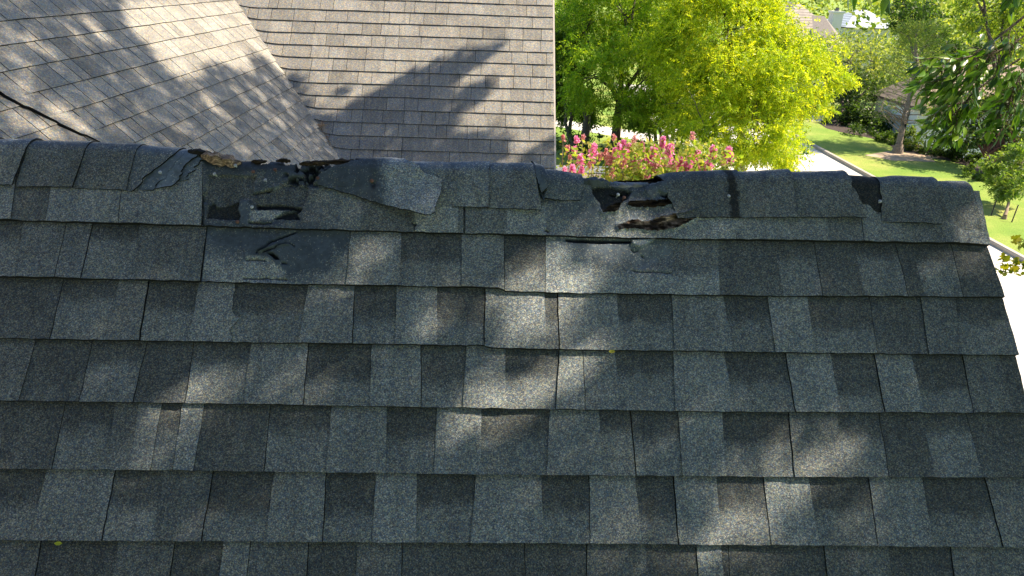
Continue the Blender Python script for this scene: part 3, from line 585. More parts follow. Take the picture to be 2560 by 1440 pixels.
# fallen leaflets
for (px, py, L, col, lb) in [(160, 1358, .008, (.4, .45, .03), 'tiny yellow green leaflet lying on the lower left shingles'), (1526, 884, .008, (.3, .3, .03), 'tiny olive leaflet lying at a course edge near the middle')]:
    mb = MB(); p = npx(np.array(px*1.), np.array(py*1.), .020); a_, b_ = np.array([1, 0, 0]), -nD; pts = []
    for k_ in range(7): an = k_*pi/3; pts.append(p+(a_*cos(an)*L+b_*sin(an)*L*.55)*(k_ < 6)+nN*.003*(k_ % 2))
    mb.add(pts, [(i, (i+1) % 6, 6) for i in range(6)], col); o = mb.build('fallen_leaf', simple('leaf_litter', col, .6, attr=True)); tag(o, lb, 'leaf', 'leaflets fallen on the near roof')
# gable end trim and walls
tr = MB()
for k, (q0, q1) in enumerate([(0.02, 3.0)]):
    sa = float(s_a(1.25)); a = near_pt(1.245, sa+.03, -.03); b = near_pt(1.245, 3.0, -.03)
    for dx0, dx1, dz0, dz1 in [(-.02, 0, -.16, .0)]:
        v = [a+[dx0, 0, dz0], a+[dx1, 0, dz0], a+[dx1, 0, dz1], a+[dx0, 0, dz1], b+[dx0, 0, dz0], b+[dx1, 0, dz0], b+[dx1, 0, dz1], b+[dx0, 0, dz1]]
        tr.add(v, [(0, 1, 2, 3), (4, 7, 6, 5), (0, 4, 5, 1), (1, 5, 6, 2), (2, 6, 7, 3), (3, 7, 4, 0)], (.5, 0, 0), False)
tr.build('rake_board', simple('brown_paint', (.16, .13, .11), .7), house)

# ------------------------------------------------------------------ back roof and left roof
PB = CAM+6.8*ray(1384, 225); PB = PB-np.array([PB[0], 0, 0]); PB0 = PB
def back_pt(u, s, h): u, s, h = np.broadcast_arrays(u, s, h); return PB+np.stack([u, 0*u, 0*u], -1)+s[..., None]*nD+h[..., None]*nN
nL = np.array([sin(al), 0, cos(al)]); lD = np.array([cos(al), 0, -sin(al)]); PV = hit(720, 200, PB, nN)
PL = PV-np.array([0, PV[1], 0])
def left_pt(u, s, h): u, s, h = np.broadcast_arrays(u, s, h); return PL+np.stack([0*u, u, 0*u], -1)+s[..., None]*lD+h[..., None]*nL
# valley in back-roof coordinates: where the left plane meets
def val_u(s): 
    p = back_pt(np.zeros(1), np.full(1, s), np.zeros(1))[0]; return PV[0]+(PV[2]-p[2])/tan(al)*1.0
def bend_b(U, Sx):
    d = U-(PV[0]-(Sx-(PV-PB)@nD)*-cos(al)); return -.02*np.clip(1-d/.15, 0, 1.2)**2
bk = MB(); e = .143
rand_courses(bk, back_pt, nN, -6.5, .556, 0.0, -20, 17, tl=.27, td=.21, gj=.6, gw=.004, seed=11, bend=bend_b, sub=3, hh=.010, shade=.08)
cut = [(PV, -(nL*1.0-nN*1.0)/np.linalg.norm(nL-nN))]
bk.grid(back_pt(*np.meshgrid([-6.5, .5], [-2.8, 2.3], indexing='ij'), np.full((2, 2), -.004))[::-1], np.array(ASPH))
back_o = bk.build('roof_slope', M_FAR, house, clip=[(PV+nN*0, np.array([-1., 1., 0])*-1*-1/1.414)] if False else None); tag(back_o, 'farther roof slope of pale brown shingles with a tree shadow on it')
lf = MB(); s0L = -.45*e
pa = hit(0, 235, PV, nL); pb = hit(245, 358, PV, nL); dl = (pb-pa)/np.linalg.norm(pb-pa); perp = np.cross(nL, dl)
if perp[1] < 0: perp = -perp
rand_courses(lf, left_pt, nL, 1.2, 12.0, s0L, -19, 10, tl=.25, td=.195, seed=21, sub=3, hh=.010, shade=.1, gj=.85, gw=.006)
lf.grid(left_pt(*np.meshgrid([1.2, 11.5], [-2.7, 1.3], indexing='ij'), np.full((2, 2), -.004)), np.array(ASPH))
left_o = lf.build('roof_slope', M_FAR, house, clip=[(pa, -perp)]); tag(left_o, 'left roof slope of pale brown shingles meeting the other in a valley')
l2 = MB()
rand_courses(l2, lambda u, s, h: left_pt(u, s, h)-nL*.008, nL, -1.5, 6.0, s0L+.3*e, -19, 8, tl=.245, td=.2, seed=23, sub=3, hh=.008, gj=.85, gw=.006)
o = l2.build('roof_slope', M_FAR, house, clip=[(pa+perp*.1, perp)]); tag(o, 'lower left corner of roof below the cut valley line')
vb = MB(); L = np.linspace(-4.2, 2.2, 300); W_ = np.linspace(0, .15, 7); Lg, Wg = np.meshgrid(L, W_, indexing='ij')
stp = .010*((Lg/.27) % 1 < .45)
P = pa+dl*Lg[..., None]+perp*(Wg-stp*(Wg < .02)+(vn(Lg*9, Lg*0)-.5)*.012)[..., None]+nL*(.014+.004*(fbm(Lg*4, Wg*9, 3)-.5)-.011*Wg/.15)[..., None]
vb.grid(P[::-1], np.stack([.225+.04*(fbm(Lg*3, Wg*5, 3)-.5), .95+0*Lg, 0*Lg], -1)[::-1]); Q = P[:, 0]
vb.grid(np.stack([Q, Q-nL*.017], 0)[:, ::-1], np.array(ASPH), smooth=False)
o = vb.build('valley_strip', M_FAR, house); tag(o, 'smooth strip of shingle along the cut valley line')
# deck faces closing the roofs: ridge at z 9.8
rz = 9.8
def close(mb, pts, c=(.2, .9, 0)): mb.add(pts, [list(range(len(pts)))] if len(pts) == 4 else [list(range(len(pts)))], c, False)
ysr = PB[1]+(rz-PB[2])/tan(al); xr_ = PL[0]-(rz-PL[2])/tan(al)
cl = MB(); cl.add([(xr_, -1, rz), (xr_, ysr, rz), (xr_-9, ysr, rz-9*tan(al)*.8), (xr_-9, -1, rz-9*tan(al)*.8)], [(0, 1, 2, 3)], (.2, .9, 0), False)
cl.add([(xr_, ysr, rz), (.55, ysr, rz), (.55, ysr+9, rz-9*tan(al)*.8), (xr_-9, ysr+9, rz-9*tan(al)*.8)], [(0, 1, 2, 3)], (.2, .9, 0), False)
o = cl.build('roof_slope', M_FAR, house); tag(o, 'hidden slopes beyond the high ridges')
wl = MB()
def prism(mb, xa, xb, ya, yb, za, zb): mb.box((xa, ya, za), (xb, yb, zb), (.6, .6, .6))
wl.box((-11, 4.9, 0), (.30, 16, 4.6)); wl.box((-3.3, .6, 0), (1.0, 4.9, 3.9)); wl.box((-11, -1, 0), (-3.3, 4.9, 3.9))
wl.add([(.30, 5, 4.6), (.30, 16, 4.6), (.30, ysr, rz-.2)], [(0, 1, 2)], (.6, .6, .6), False)
wl.add([(1.0, .0, 5.7), (1.0, 3.6, 5.7), (1.0, 1.78, 7.6), ], [(0, 1, 2)], (.6, .6, .6), False); wl.box((-3.3, .0, 0), (1.0, 3.6, 5.7))
wl.build('wall', simple('brick_wall', (.36, .27, .22), .9, .2, 30), house)
# pale rake strip on the far roof's gable edge
rk = MB(); a = back_pt(.556, -2.75, .004); b = back_pt(.556, 2.2, .004)
for (q0, q1) in [(0, .016)]:
    v = [a, a+[q1, 0, 0], a+[q1, 0, -.14], a+[0, 0, -.14], b, b+[q1, 0, 0], b+[q1, 0, -.14], b+[0, 0, -.14]]
    rk.add(v, [(0, 1, 5, 4), (1, 2, 6, 5), (3, 7, 6, 2), (0, 4, 7, 3)], (.5, .5, .5), False)
rk.build('rake_board', simple('pale_paint', (.5, .46, .42), .6), house)
# twigs caught in the valley
tw = MB()
for (px, py) in [(805, 318), (800, 335), (812, 350), (822, 372), (815, 360), (825, 385)]:
    for i in range(14):
        p = hit(px+rng.normal(0, 5), py+rng.normal(0, 7), PB, nN)+nN*(.012+.02*rng.random()); d = rng.normal(0, 1, 3); d /= np.linalg.norm(d); d[2] *= .4
        tw.tube([p-d*.04, p+rng.normal(0, .004, 3), p+d*.05], .0016, n=4)
o = tw.build('twig_debris', simple('dry_twig', (.3, .2, .12), .9), None); tag(o, 'dry brown twigs caught in the valley between two roof slopes', 'twigs', kind='stuff')

# ------------------------------------------------------------------ ground, street, lawns
gm, gt, gb = mat('lawn')
n1 = noise(gt, .35, 5, .6).outputs[0]; n2 = noise(gt, 18, 3).outputs[0]
cg = ramp(gt, n1, [(.32, (.13, .25, .025)), (.5, (.20, .30, .04)), (.7, (.34, .36, .09))])
cg = mix(gt, 1.0, cg, ramp(gt, n2, [(.3, (.72, .72, .72)), (.7, (1.25, 1.25, 1.2))]), 'MULTIPLY'); gt.links.new(cg, gb.inputs['Base Color']); gb.inputs['Roughness'].default_value = 1
gbp = N(gt, 'ShaderNodeBump'); gbp.inputs['Strength'].default_value = .7; gbp.inputs['Distance'].default_value = .05; gt.links.new(noise(gt, 40, 3).outputs[0], gbp.inputs['Height']); gt.links.new(gbp.outputs[0], gb.inputs['Normal'])
def sheet(name, poly, z, m, label=None, top=None):
    mb = MB(); p = np.array([(x, y, z) for x, y in poly], float)
    me = bpy.data.meshes.new(name); me.from_pydata([tuple(q) for q in p], [], [tuple(range(len(p)))]); me.materials.append(m)
    o = bpy.data.objects.new(name, me); COL.objects.link(o); o['kind'] = 'structure'; return o
xg = np.concatenate([np.linspace(-500, 20, 20), np.linspace(22, 60, 39), np.linspace(70, 600, 20)]); yg = np.concatenate([np.linspace(-400, 30, 12), np.linspace(32, 90, 40), np.linspace(100, 900, 30)])
Xg, Yg = np.meshgrid(xg, yg, indexing='ij'); Zg = -1.75*sstep(24.5, 28, Xg)*sstep(36, 41, Yg)*1.; Zg = np.minimum(Zg, -3.*sstep(62, 75, Yg))
gd = MB(); gd.grid(np.stack([Xg, Yg, Zg], -1), np.array([.5, .5, .5])); o = gd.build('ground', gm); o['kind'] = 'structure'
# the street runs past the house; its far kerb is at x about 17.7
def xk(y): return 17.75+.0*y
sheet('road', [(9.4, -60), (xk(-60), -60), (xk(62), 62), (10.2, 62)], .004, M_CONC)
sheet('driveway', [(10.3, 37.5), (10.4, 40.3), (3.0, 45.6), (-8, 49.0), (-8, 46.4), (3.0, 43.0)], .004, M_CONC)
p = [gnd(x, y) for x, y in [(2032, 288), (2078, 288), (2084, 303), (2020, 303)]]
sheet('sidewalk', [(q[0], q[1]) for q in p], .004, M_CONC)
kb = MB(); ys2 = np.linspace(-60, 62, 62)
prof = [(-.02, .0), (-.02, .12), (.0, .15), (.16, .15), (.18, .13), (.18, 0)]
kb.grid(np.stack([np.stack([ys2*0+xk(0)+a, ys2, ys2*0+b], -1) for a, b in prof], 1), np.array([.5, .5, .5]), smooth=False)
o = kb.build('kerb', M_KERB); o['kind'] = 'structure'
kb = MB(); kb.grid(np.stack([np.stack([9.4+(ys2+60)/122*.8-a, ys2, ys2*0+b], -1) for a, b in prof], 1), np.array([.5, .5, .5]), smooth=False)
o = kb.build('kerb', M_KERB); o['kind'] = 'structure'
bed = [(2047, 308), (2066, 321), (2109, 332), (2175, 345), (2219, 360), (2236, 372), (2284, 389), (2330, 396), (2372, 402), (2416, 415), (2440, 440), (2480, 452), (2560, 465)]
bp_ = [gnd(x, y) for x, y in bed]
be = MB(); B_ = np.array(bp_)[:, :2]; tq = np.linspace(0, len(B_)-1, 60); bx = np.interp(tq, range(len(B_)), B_[:, 0]); by = np.interp(tq, range(len(B_)), B_[:, 1])
k_ = np.linspace(0, 1, 14)[None]; Xb = bx[:, None]+k_*9; Yb = by[:, None]+k_*4.5; be.grid(np.stack([Xb, Yb, .006-1.745*sstep(24.5, 28, Xb)*sstep(36, 41, Yb)+.006*k_], -1), np.array([.5]*3)); o = be.build('mulch_bed', M_MULCH); o['kind'] = 'structure'
c_ = gnd(2240, 388); a_ = np.linspace(0, 2*pi, 24, endpoint=False)
sheet('bare_soil', [(c_[0]+(1.3+.9*vn(a*2, 1.))*cos(a), c_[1]-.4+(.8+.6*vn(a*2, 3.))*sin(a)) for a in a_], .008, simple('bare_soil', (.4, .31, .22), 1, .25, 4))

# ------------------------------------------------------------------ foliage
def unit(v): return v/(np.linalg.norm(v, axis=-1, keepdims=True)+1e-9)
def leaves(mb, C, Dr, L, wd, col, var=.35, fold=True):
    n = len(C); Dr = unit(Dr); rn = unit(rng.normal(0, 1, (n, 3))); sd = unit(np.cross(Dr, rn)); L = L*(.7+.6*rng.random((n, 1))); W2 = L*wd/2
    a = C; b = C+Dr*L*.45+sd*W2; c = C+Dr*L; d = C+Dr*L*.45-sd*W2
    V = np.stack([a, b, c, d], 1).reshape(-1, 3); F = np.arange(n*4).reshape(n, 4)
    pal = np.array(col, float); pal = pal if pal.ndim == 2 else pal[None]
    cc = pal[rng.integers(0, len(pal), n)]*(1-var/2+var*rng.random((n, 1))); mb.add(V, F, np.repeat(cc, 4, 0), False)
def sample(blobs, n, shell=.55, K=26, cl=.17):
    """clumped points inside ellipsoids; returns points and outward directions"""
    B = np.array(blobs, float); vol = B[:, 3]*B[:, 4]*B[:, 5]; w_ = vol**.75; w_ /= w_.sum(); out = []; od = []
    for b, m in zip(B, (w_*n).astype(int)+1):
        k = max(4, int(K*(b[3]*b[4]*b[5])**.33/2)); cd_ = unit(rng.normal(0, 1, (k, 3))); cr = shell+(1-shell)*rng.random((k, 1))**.5
        cc = cd_*cr; i = rng.integers(0, k, m); q = cc[i]+rng.normal(0, cl, (m, 3))*(.6+.8*rng.random((k, 1))[i])
        out.append(b[:3]+q*b[3:6]); od.append(unit(q*b[3:6]))
    return np.concatenate(out), np.concatenate(od)
def sprays(mb, P, O, m, L, step, wd, col, droop=.6, var=.35, spread=.8):
    n = len(P); ax = unit(O*.8+rng.normal(0, .6, (n, 3))+np.array([0, 0, -droop])); sd = unit(np.cross(ax, rng.normal(0, 1, (n, 3))))
    t = np.arange(m)[None, :, None]; sg = np.where(np.arange(m) % 2, 1, -1)[None, :, None]
    C = P[:, None]+ax[:, None]*t*step; D_ = sd[:, None]*sg*spread+ax[:, None]*.6+np.array([0, 0, -droop*.5])+rng.normal(0, .18, (n, m, 3))
    pal = np.atleast_2d(np.array(col, float)); cc = pal[rng.integers(0, len(pal), n)]*(1-var/2+var*rng.random((n, 1)))
    n0 = len(mb.v); leaves(mb, C.reshape(-1, 3), D_.reshape(-1, 3), L, wd, (1, 1, 1), .25); mb.c[-1] = mb.c[-1]*np.repeat(np.repeat(cc, m, 0), 4, 0)
def limb(mb, a, b, ra, rb, wob=.1, k=9, n=7):
    t = np.linspace(0, 1, k)[:, None]; L = np.linalg.norm(np.array(b)-a); pts = np.array(a)+(np.array(b)-a)*t
    o = np.cumsum(rng.normal(0, 1, (k, 3)), 0)*wob*L/k; o -= o[0]+(o[-1]-o[0])*t; pts = pts+o; pts[:, 2] += np.sin(t[:, 0]*pi)*L*.05
    mb.tube(pts, ra+(rb-ra)*t[:, 0]**.8, n=n); return pts
def blob(px, py, d, rx, ry, rd=None):
    """crown lobe seen at a pixel, sizes in pixels of the photo at that depth"""
    c = at(px, py, d); s_ = d/FPX; return (c[0], c[1], c[2], rx*s_, (rd if rd else rx*s_), ry*s_)
def tree(name, label, cat, base, blobs, n, pal, kind='leaf', L=.3, wd=.4, m=7, step=.05, droop=.5, tr=.2, trunks=None, group=None, bark=None, shell=.55, K=26, cl=.17, limbs=True, lm=None, var=.4):
    base = np.array([base[0], base[1], 0.]); root = empty(name, base, label, cat, group)
    top = np.average(np.array(blobs)[:, :3], axis=0, weights=np.array(blobs)[:, 3]); tb = MB()
    for (o_, r_, tp) in (trunks or [((0, 0), tr, None)]):
        s_ = base+np.array([o_[0], o_[1], -.1]); fk = s_+(np.array(tp if tp is not None else top)-s_)*.5
        limb(tb, s_, fk, r_*1.15, r_*.75, .05); tb.tube([s_, s_+(0, 0, .25)], [r_*1.7, r_*1.1])
        if limbs:
            for b in blobs: limb(tb, fk, np.array(b[:3]), r_*.5, r_*.12, .15, n=6)
    if limbs:
        P, O = sample(blobs, 60, shell, K, cl)
        B = np.array(blobs)
        for p in P:
            j = np.argmin(((B[:, :3]-p)**2).sum(1)); limb(tb, B[j, :3]+rng.normal(0, .1, 3), p, tr*.14, tr*.03, .15, k=6, n=5)
    tb.build('trunk', bark or M_BARK, root)
    cb_ = MB(); P, O = sample(blobs, n, shell, K, cl)
    if kind == 'spray': sprays(cb_, P, O, m, L, step, wd, pal, droop, var)
    else: leaves(cb_, P, O*.5+rng.normal(0, .7, P.shape)+np.array([0, 0, -droop]), L, wd, pal, var)
    cb_.build('crown', lm or M_LEAF, root); return root
YG = [(.46, .56, .025), (.36, .48, .02), (.60, .64, .04), (.24, .36, .02)]
MG = [(.13, .23, .03), (.20, .30, .035), (.08, .15, .02)]
DG = [(.035, .075, .015), (.06, .115, .022), (.045, .09, .03)]
OL = [(.26, .33, .07), (.38, .42, .08), (.18, .25, .06)]
PALE = [(.28, .35, .15), (.22, .30, .12), (.33, .39, .15)]
# bright feathery trees beyond the roofs
b1 = gnd(1535, 392); b2 = gnd(1455, 398); b3 = gnd(1660, 400); b4 = gnd(1850, 432)
tree('feathery_tree', 'mid green feathery tree with a leaning trunk right of the roof edge', 'tree', b1,
     [blob(1560, 40, 35, 130, 110), blob(1500, 190, 34, 90, 80), blob(1620, 190, 34, 110, 85), blob(1460, 80, 36, 90, 90), blob(1560, 265, 34, 70, 35), blob(1700, 60, 36, 110, 100), blob(1600, -60, 35, 160, 70)],
     11000, [(.23, .38, .02), (.15, .29, .02), (.34, .46, .03)], 'spray', L=.12, wd=.42, m=10, step=.045, droop=.55, tr=.24, trunks=[((0, 0), .25, at(1560, 120, 35))])
tree('feathery_tree', 'brilliant yellow green feathery tree drooping over the street', 'tree', b4,
     [blob(1820, 70, 30, 135, 115), blob(1900, 190, 29, 160, 110), blob(1790, 250, 29, 120, 100), blob(1890, 330, 28, 110, 80), blob(1760, 350, 28, 60, 50), blob(1975, 160, 29, 60, 50), blob(2060, 200, 29, 55, 35), blob(2030, 260, 29, 50, 30), blob(1885, 20, 31, 50, 40), blob(1790, -40, 31, 130, 60), blob(1960, 380, 28, 40, 30), blob(1720, 130, 31, 90, 90)],
     20000, YG, 'spray', L=.115, wd=.42, m=10, step=.042, droop=.55, tr=.22, cl=.2)
tree('dark_tree', 'dark fork trunked tree partly hidden by the roof edge', 'tree', b2,
     [blob(1420, 160, 37, 60, 90), blob(1430, 260, 37, 60, 40), blob(1410, 60, 38, 50, 60)], 2200, [(.07, .14, .02), (.11, .19, .025)], 'spray', L=.22, wd=.35, m=7, step=.07, tr=.26,
     trunks=[((0, 0), .24, at(1480, 180, 36)), ((-.1, 0), .2, at(1395, 270, 37))], limbs=True)
tree('multi_stem_tree', 'small tree with many slender dark stems behind the pink flowers', 'tree', b3,
     [blob(1640, 280, 34, 80, 40), blob(1720, 300, 34, 60, 50), blob(1690, 230, 35, 90, 50)], 1500, MG+[(.2, .28, .03)], 'spray', L=.2, wd=.35, m=7, step=.06, tr=.09,
     trunks=[((x_, 0), .075+.03*(i % 2), at(px_, 230, 34)) for i, (x_, px_) in enumerate([(-.5, 1600), (-.3, 1625), (-.1, 1645), (.1, 1672), (.3, 1700), (.45, 1730), (.5, 1760)])], limbs=False)
tree('shrub', 'blue green bush against the white street', 'bush', gnd(1990, 440), [blob(1990, 395, 30, 28, 45), blob(1965, 425, 30, 25, 20)], 900, [(.08, .17, .06), (.12, .22, .09)], L=.16, tr=.04)
# understorey on the left, seen between the trunks
tree('shrub', 'dark low bush behind the leftmost pink flowers', 'bush', gnd(1400, 425), [blob(1425, 370, 33, 45, 40), blob(1500, 365, 33, 40, 25)], 1100, DG+[(.1, .17, .03)], L=.16, tr=.04)
tree('shrub', 'dark green bush at the foot of the leaning trunk', 'bush', gnd(1580, 415), [blob(1570, 372, 33, 45, 28)], 800, DG+[(.09, .17, .02)], L=.16, tr=.04)
# pink crape myrtles just past the ridge
def myrtle(label, tops, pale, leafn, base, ycol):
    base = np.array([base[0], base[1], 0.]); root = empty('crape_myrtle', base, label, 'flowering tree', 'crape myrtles beyond the ridge'); st = MB(); lv = MB(); hub = base+np.array([0, 0, 2.2])
    limb(st, base, hub, .07, .06, .05); limb(st, base+(.15, .1, 0), hub+(.3, .1, 0), .05, .04, .05)
    for (px, py, d, r) in tops+pale:
        tip = at(px, py, d); limb(st, hub+rng.normal(0, .1, 3), tip, .02, .004, .06, k=12, n=5)
        low = tip+np.array([0, 0, -.1]); q = np.linspace(0, 1.6, 60)[:, None]; C = low-np.array([0, 0, 1])*q+rng.normal(0, .09, (60, 3))*(.3+q*.8)
        leaves(lv, C, rng.normal(0, .7, C.shape)+np.array([0, 0, .2]), .055, .5, ycol, .4)
    xs_ = [t[0] for t in tops+pale]; c0 = at(np.mean(xs_), 470, 9.2)
    C = c0+np.clip(rng.normal(0, 1, (leafn, 3)), -1.6, 1.35)*np.array([(max(xs_)-min(xs_))/2/FPX*9.2*.6, .35, .38]); leaves(lv, C, rng.normal(0, .7, C.shape), .075, .5, ycol, .4)
    st.build('stem', M_BARKG, root); lv.build('foliage', M_LEAF, root)
    for grp, pal in ((tops, [(.90, .33, .56), (.95, .52, .72), (.86, .24, .50)]), (pale, [(.75, .36, .36), (.62, .30, .24), (.8, .45, .48)])):
        for (px, py, d, r) in grp:
            fl = MB(); tip = at(px, py, d); R_ = 1.12*r*d/FPX; n = int(120+r*14); t = rng.random(n)
            ang = rng.random(n)*2*pi; rad = R_*(1-.65*t)*np.sqrt(rng.random(n)); lump = .8+.4*np.sin(ang*3+px)
            C = tip+np.stack([np.cos(ang)*rad*lump, np.sin(ang)*rad*lump, (t-.5)*R_*2.5], -1)
            if pal[0][0] < .8: C = C[::3]
            leaves(fl, C, rng.normal(0, 1, C.shape), .03, .9, pal, .3); fl.build('blossom', M_PETAL, root)
YC = [(.26, .38, .05), (.36, .44, .10), (.16, .26, .04), (.42, .42, .18)]
myrtle('leftmost crape myrtle with sparse small pink blossoms beside the roof edge', [(1441, 349, 9.2, 5), (1437, 374, 9.3, 5), (1451, 398, 9, 9), (1484, 377, 9.2, 12), (1484, 402, 9.1, 4), (1412, 428, 8.8, 6), (1432, 425, 8.8, 9), (1454, 425, 8.8, 6)], [(1420, 372, 9.3, 5), (1458, 344, 9.4, 4), (1408, 345, 9.4, 4), (1425, 392, 9.2, 4), (1473, 412, 9, 5), (1500, 390, 9.1, 7)], 300, at(1455, 520, 9.2), YC)
myrtle('middle crape myrtle crowded with bright and fading pink blossoms', [(1537, 391, 9, 15), (1547, 377, 9.1, 12), (1559, 366, 9.2, 11), (1566, 390, 9, 10), (1572, 371, 9.1, 7), (1607, 408, 8.9, 8), (1615, 400, 9, 9), (1630, 393, 9, 17), (1636, 376, 9.1, 8), (1645, 402, 8.9, 9), (1587, 407, 9, 9), (1618, 437, 8.8, 6)], [(1515, 385, 9.1, 8), (1522, 400, 9, 8), (1586, 350, 9.3, 8), (1605, 363, 9.2, 7), (1606, 384, 9.1, 10), (1590, 398, 9, 9), (1560, 408, 8.9, 8), (1532, 432, 8.8, 7), (1640, 418, 8.9, 8), (1535, 343, 9.3, 4)], 2600, at(1580, 540, 9.2), YC)
myrtle('right hand crape myrtle with large bright pink flower heads', [(1657, 356, 9.2, 9), (1672, 385, 9, 18), (1668, 395, 9, 15), (1699, 405, 9, 10), (1722, 412, 8.9, 14), (1716, 418, 8.9, 10), (1743, 393, 9, 11), (1780, 378, 9, 9), (1782, 390, 9, 12), (1773, 412, 8.9, 9), (1770, 424, 8.9, 14), (1820, 388, 9, 13), (1813, 398, 9, 10), (1828, 396, 9, 9)], [(1687, 415, 8.9, 8), (1750, 405, 9, 7), (1730, 340, 9.3, 6), (1690, 430, 8.8, 7), (1745, 425, 8.9, 7)], 2600, at(1740, 540, 9.2), YC)

# low wing of the house seen past the gable edge
PW = at(1440, 432, 11.0); PW0 = PW-np.array([PW[0], 0, 0])
wg = MB(); rand_courses(wg, lambda u, s, h: PW0+np.stack([u, 0*u, 0*u], -1)+s[..., None]*nD+h[..., None]*nN, nN, -1, 1.75, 0., 1, 14, tl=.28, td=.22, seed=31)
o = wg.build('roof_slope', M_FAR, house); tag(o, 'low pale roof slope showing past the gable edge of the higher roof')
wr = MB(); a = PW0+np.array([-1, 0, 0]); b = PW0+np.array([1.8, 0, 0]); up = -nD
wr.add([a+nN*.012, b+nN*.012, b+up*.12+nN*.014, a+up*.12+nN*.014], [(0, 1, 2, 3)], (.33, .3, 0), False); wr.add([a+up*.12+nN*.014, b+up*.12+nN*.014, b+up*.12+np.array([0, .5, -.5]), a+up*.12+np.array([0, .5, -.5])], [(0, 1, 2, 3)], (.3, .9, 0), False)
wr.build('ridge_strip', M_FAR, house)

# ------------------------------------------------------------------ far side of the street
def hiproof_house(label, wall_c, roof_c, x0, x1, y0, y1, hw, hr, hip=.5, chim=None, extra=None, vents=0, pipe=False, axis='x'):
    root = empty('house', ((x0+x1)/2, (y0+y1)/2, 0), label, 'house'); wb = MB(); wb.box((x0, y0, -3), (x1, y1, hw)); wb.build('wall', simple('house_wall', wall_c, .8, .06, 2), root)
    ov = .32; a0, a1, b0, b1 = x0-ov, x1+ov, y0-ov, y1+ov; rb = MB(); zz = hw-.05
    if axis == 'x': i = min((b1-b0)/2, (a1-a0)/2-.1)*hip*2; i = min(i, (a1-a0)/2-.05); R1, R2 = (a0+i, (b0+b1)/2, zz+hr), (a1-i, (b0+b1)/2, zz+hr)
    else: i = min((a1-a0)/2*hip*2, (b1-b0)/2-.05); R1, R2 = ((a0+a1)/2, b0+i, zz+hr), ((a0+a1)/2, b1-i, zz+hr)
    A, B, C_, D_ = (a0, b0, zz), (a1, b0, zz), (a1, b1, zz), (a0, b1, zz)
    if axis == 'x': rb.add([A, B, R2, R1], [(0, 1, 2, 3)], (.5,)*3, False); rb.add([C_, D_, R1, R2], [(0, 1, 2, 3)], (.5,)*3, False); rb.add([B, C_, R2], [(0, 1, 2)], (.5,)*3, False); rb.add([D_, A, R1], [(0, 1, 2)], (.5,)*3, False)
    else: rb.add([D_, A, R1, R2], [(0, 1, 2, 3)], (.5,)*3, False); rb.add([B, C_, R2, R1], [(0, 1, 2, 3)], (.5,)*3, False); rb.add([A, B, R1], [(0, 1, 2)], (.5,)*3, False); rb.add([C_, D_, R2], [(0, 1, 2)], (.5,)*3, False)
    m, t, b = mat('roof_tiles'); wv = N(t, 'ShaderNodeTexWave', bands_direction='Z'); wv.inputs['Scale'].default_value = 1.1; wv.inputs['Distortion'].default_value = .4; t.links.new(N(t, 'ShaderNodeTexCoord').outputs['Object'], wv.inputs[0])
    c = ramp(t, wv.outputs[1], [(0, tuple(.62*q for q in roof_c)), (.35, roof_c), (1, tuple(1.12*q for q in roof_c))]); c = mix(t, 1.0, c, ramp(t, noise(t, 2.5, 5).outputs[0], [(.3, (.8,)*3), (.7, (1.15,)*3)]), 'MULTIPLY'); t.links.new(c, b.inputs[0]); b.inputs['Roughness'].default_value = .85
    rf = rb.build('roof', m, root)
    fb_ = MB(); fb_.box((a0, b0, zz-.16), (a1, b1, zz-.004)); fb_.build('fascia', simple('dark_gutter', (.1, .07, .055), .6), root)
    if chim:
        cx, cy, cw, z0, z1 = chim; c2 = MB(); c2.box((cx-cw/2, cy-cw/2, z0), (cx+cw/2, cy+cw/2, z1)); c2.box((cx-cw/2-.12, cy-cw/2-.12, z1), (cx+cw/2+.12, cy+cw/2+.12, z1+.2)); ch = c2.build('chimney', simple('white_chimney', (.7, .7, .68), .8), root)
        c3 = MB(); c3.tube([(cx, cy, z1+.2), (cx, cy, z1+.55)], .22); c3.build('chimney_cowl', simple('dark_metal', (.1, .1, .11), .5), root)
    return root, rf
hc = at(2296, 280, 42.)
h1, _ = hiproof_house('white walled house with brown tiled roof behind the thin tree', (.9, .92, .92), (.33, .25, .19), hc[0], hc[0]+10, hc[1], hc[1]+5.0, hc[2]+.35, 2.3, .5, axis='x')
dp = MB(); q = gnd(2276, 352); dp.tube([(hc[0]-.07, hc[1]+.9, -1.7), (hc[0]-.07, hc[1]+.9, hc[2])], .06); dp.build('downpipe', simple('black_pipe', (.03, .03, .03), .5), h1)
wn_ = MB(); wn_.box((hc[0]-.04, hc[1]+2.6, -.9), (hc[0]+.02, hc[1]+3.6, .2)); f_ = wn_.build('window', simple('window_frame', (.6, .6, .6), .5), h1); wn_ = MB(); wn_.box((hc[0]-.07, hc[1]+2.7, -.8), (hc[0]-.042, hc[1]+3.5, .1)); wn_.build('pane', simple('glass', (.03, .04, .05), .1), f_)
hA = at(2025, 30, 82); h2, _ = hiproof_house('distant house with tall tan gabled roof and white chimney', (.6, .58, .55), (.40, .35, .31), hA[0]-7, hA[0]+4.5, hA[1]-4, hA[1]+9, 1.6, 4.9, .42, chim=(*at(2090, 40, 80)[:2], 1.15, 1., at(2090, 32, 80)[2]), axis='y')
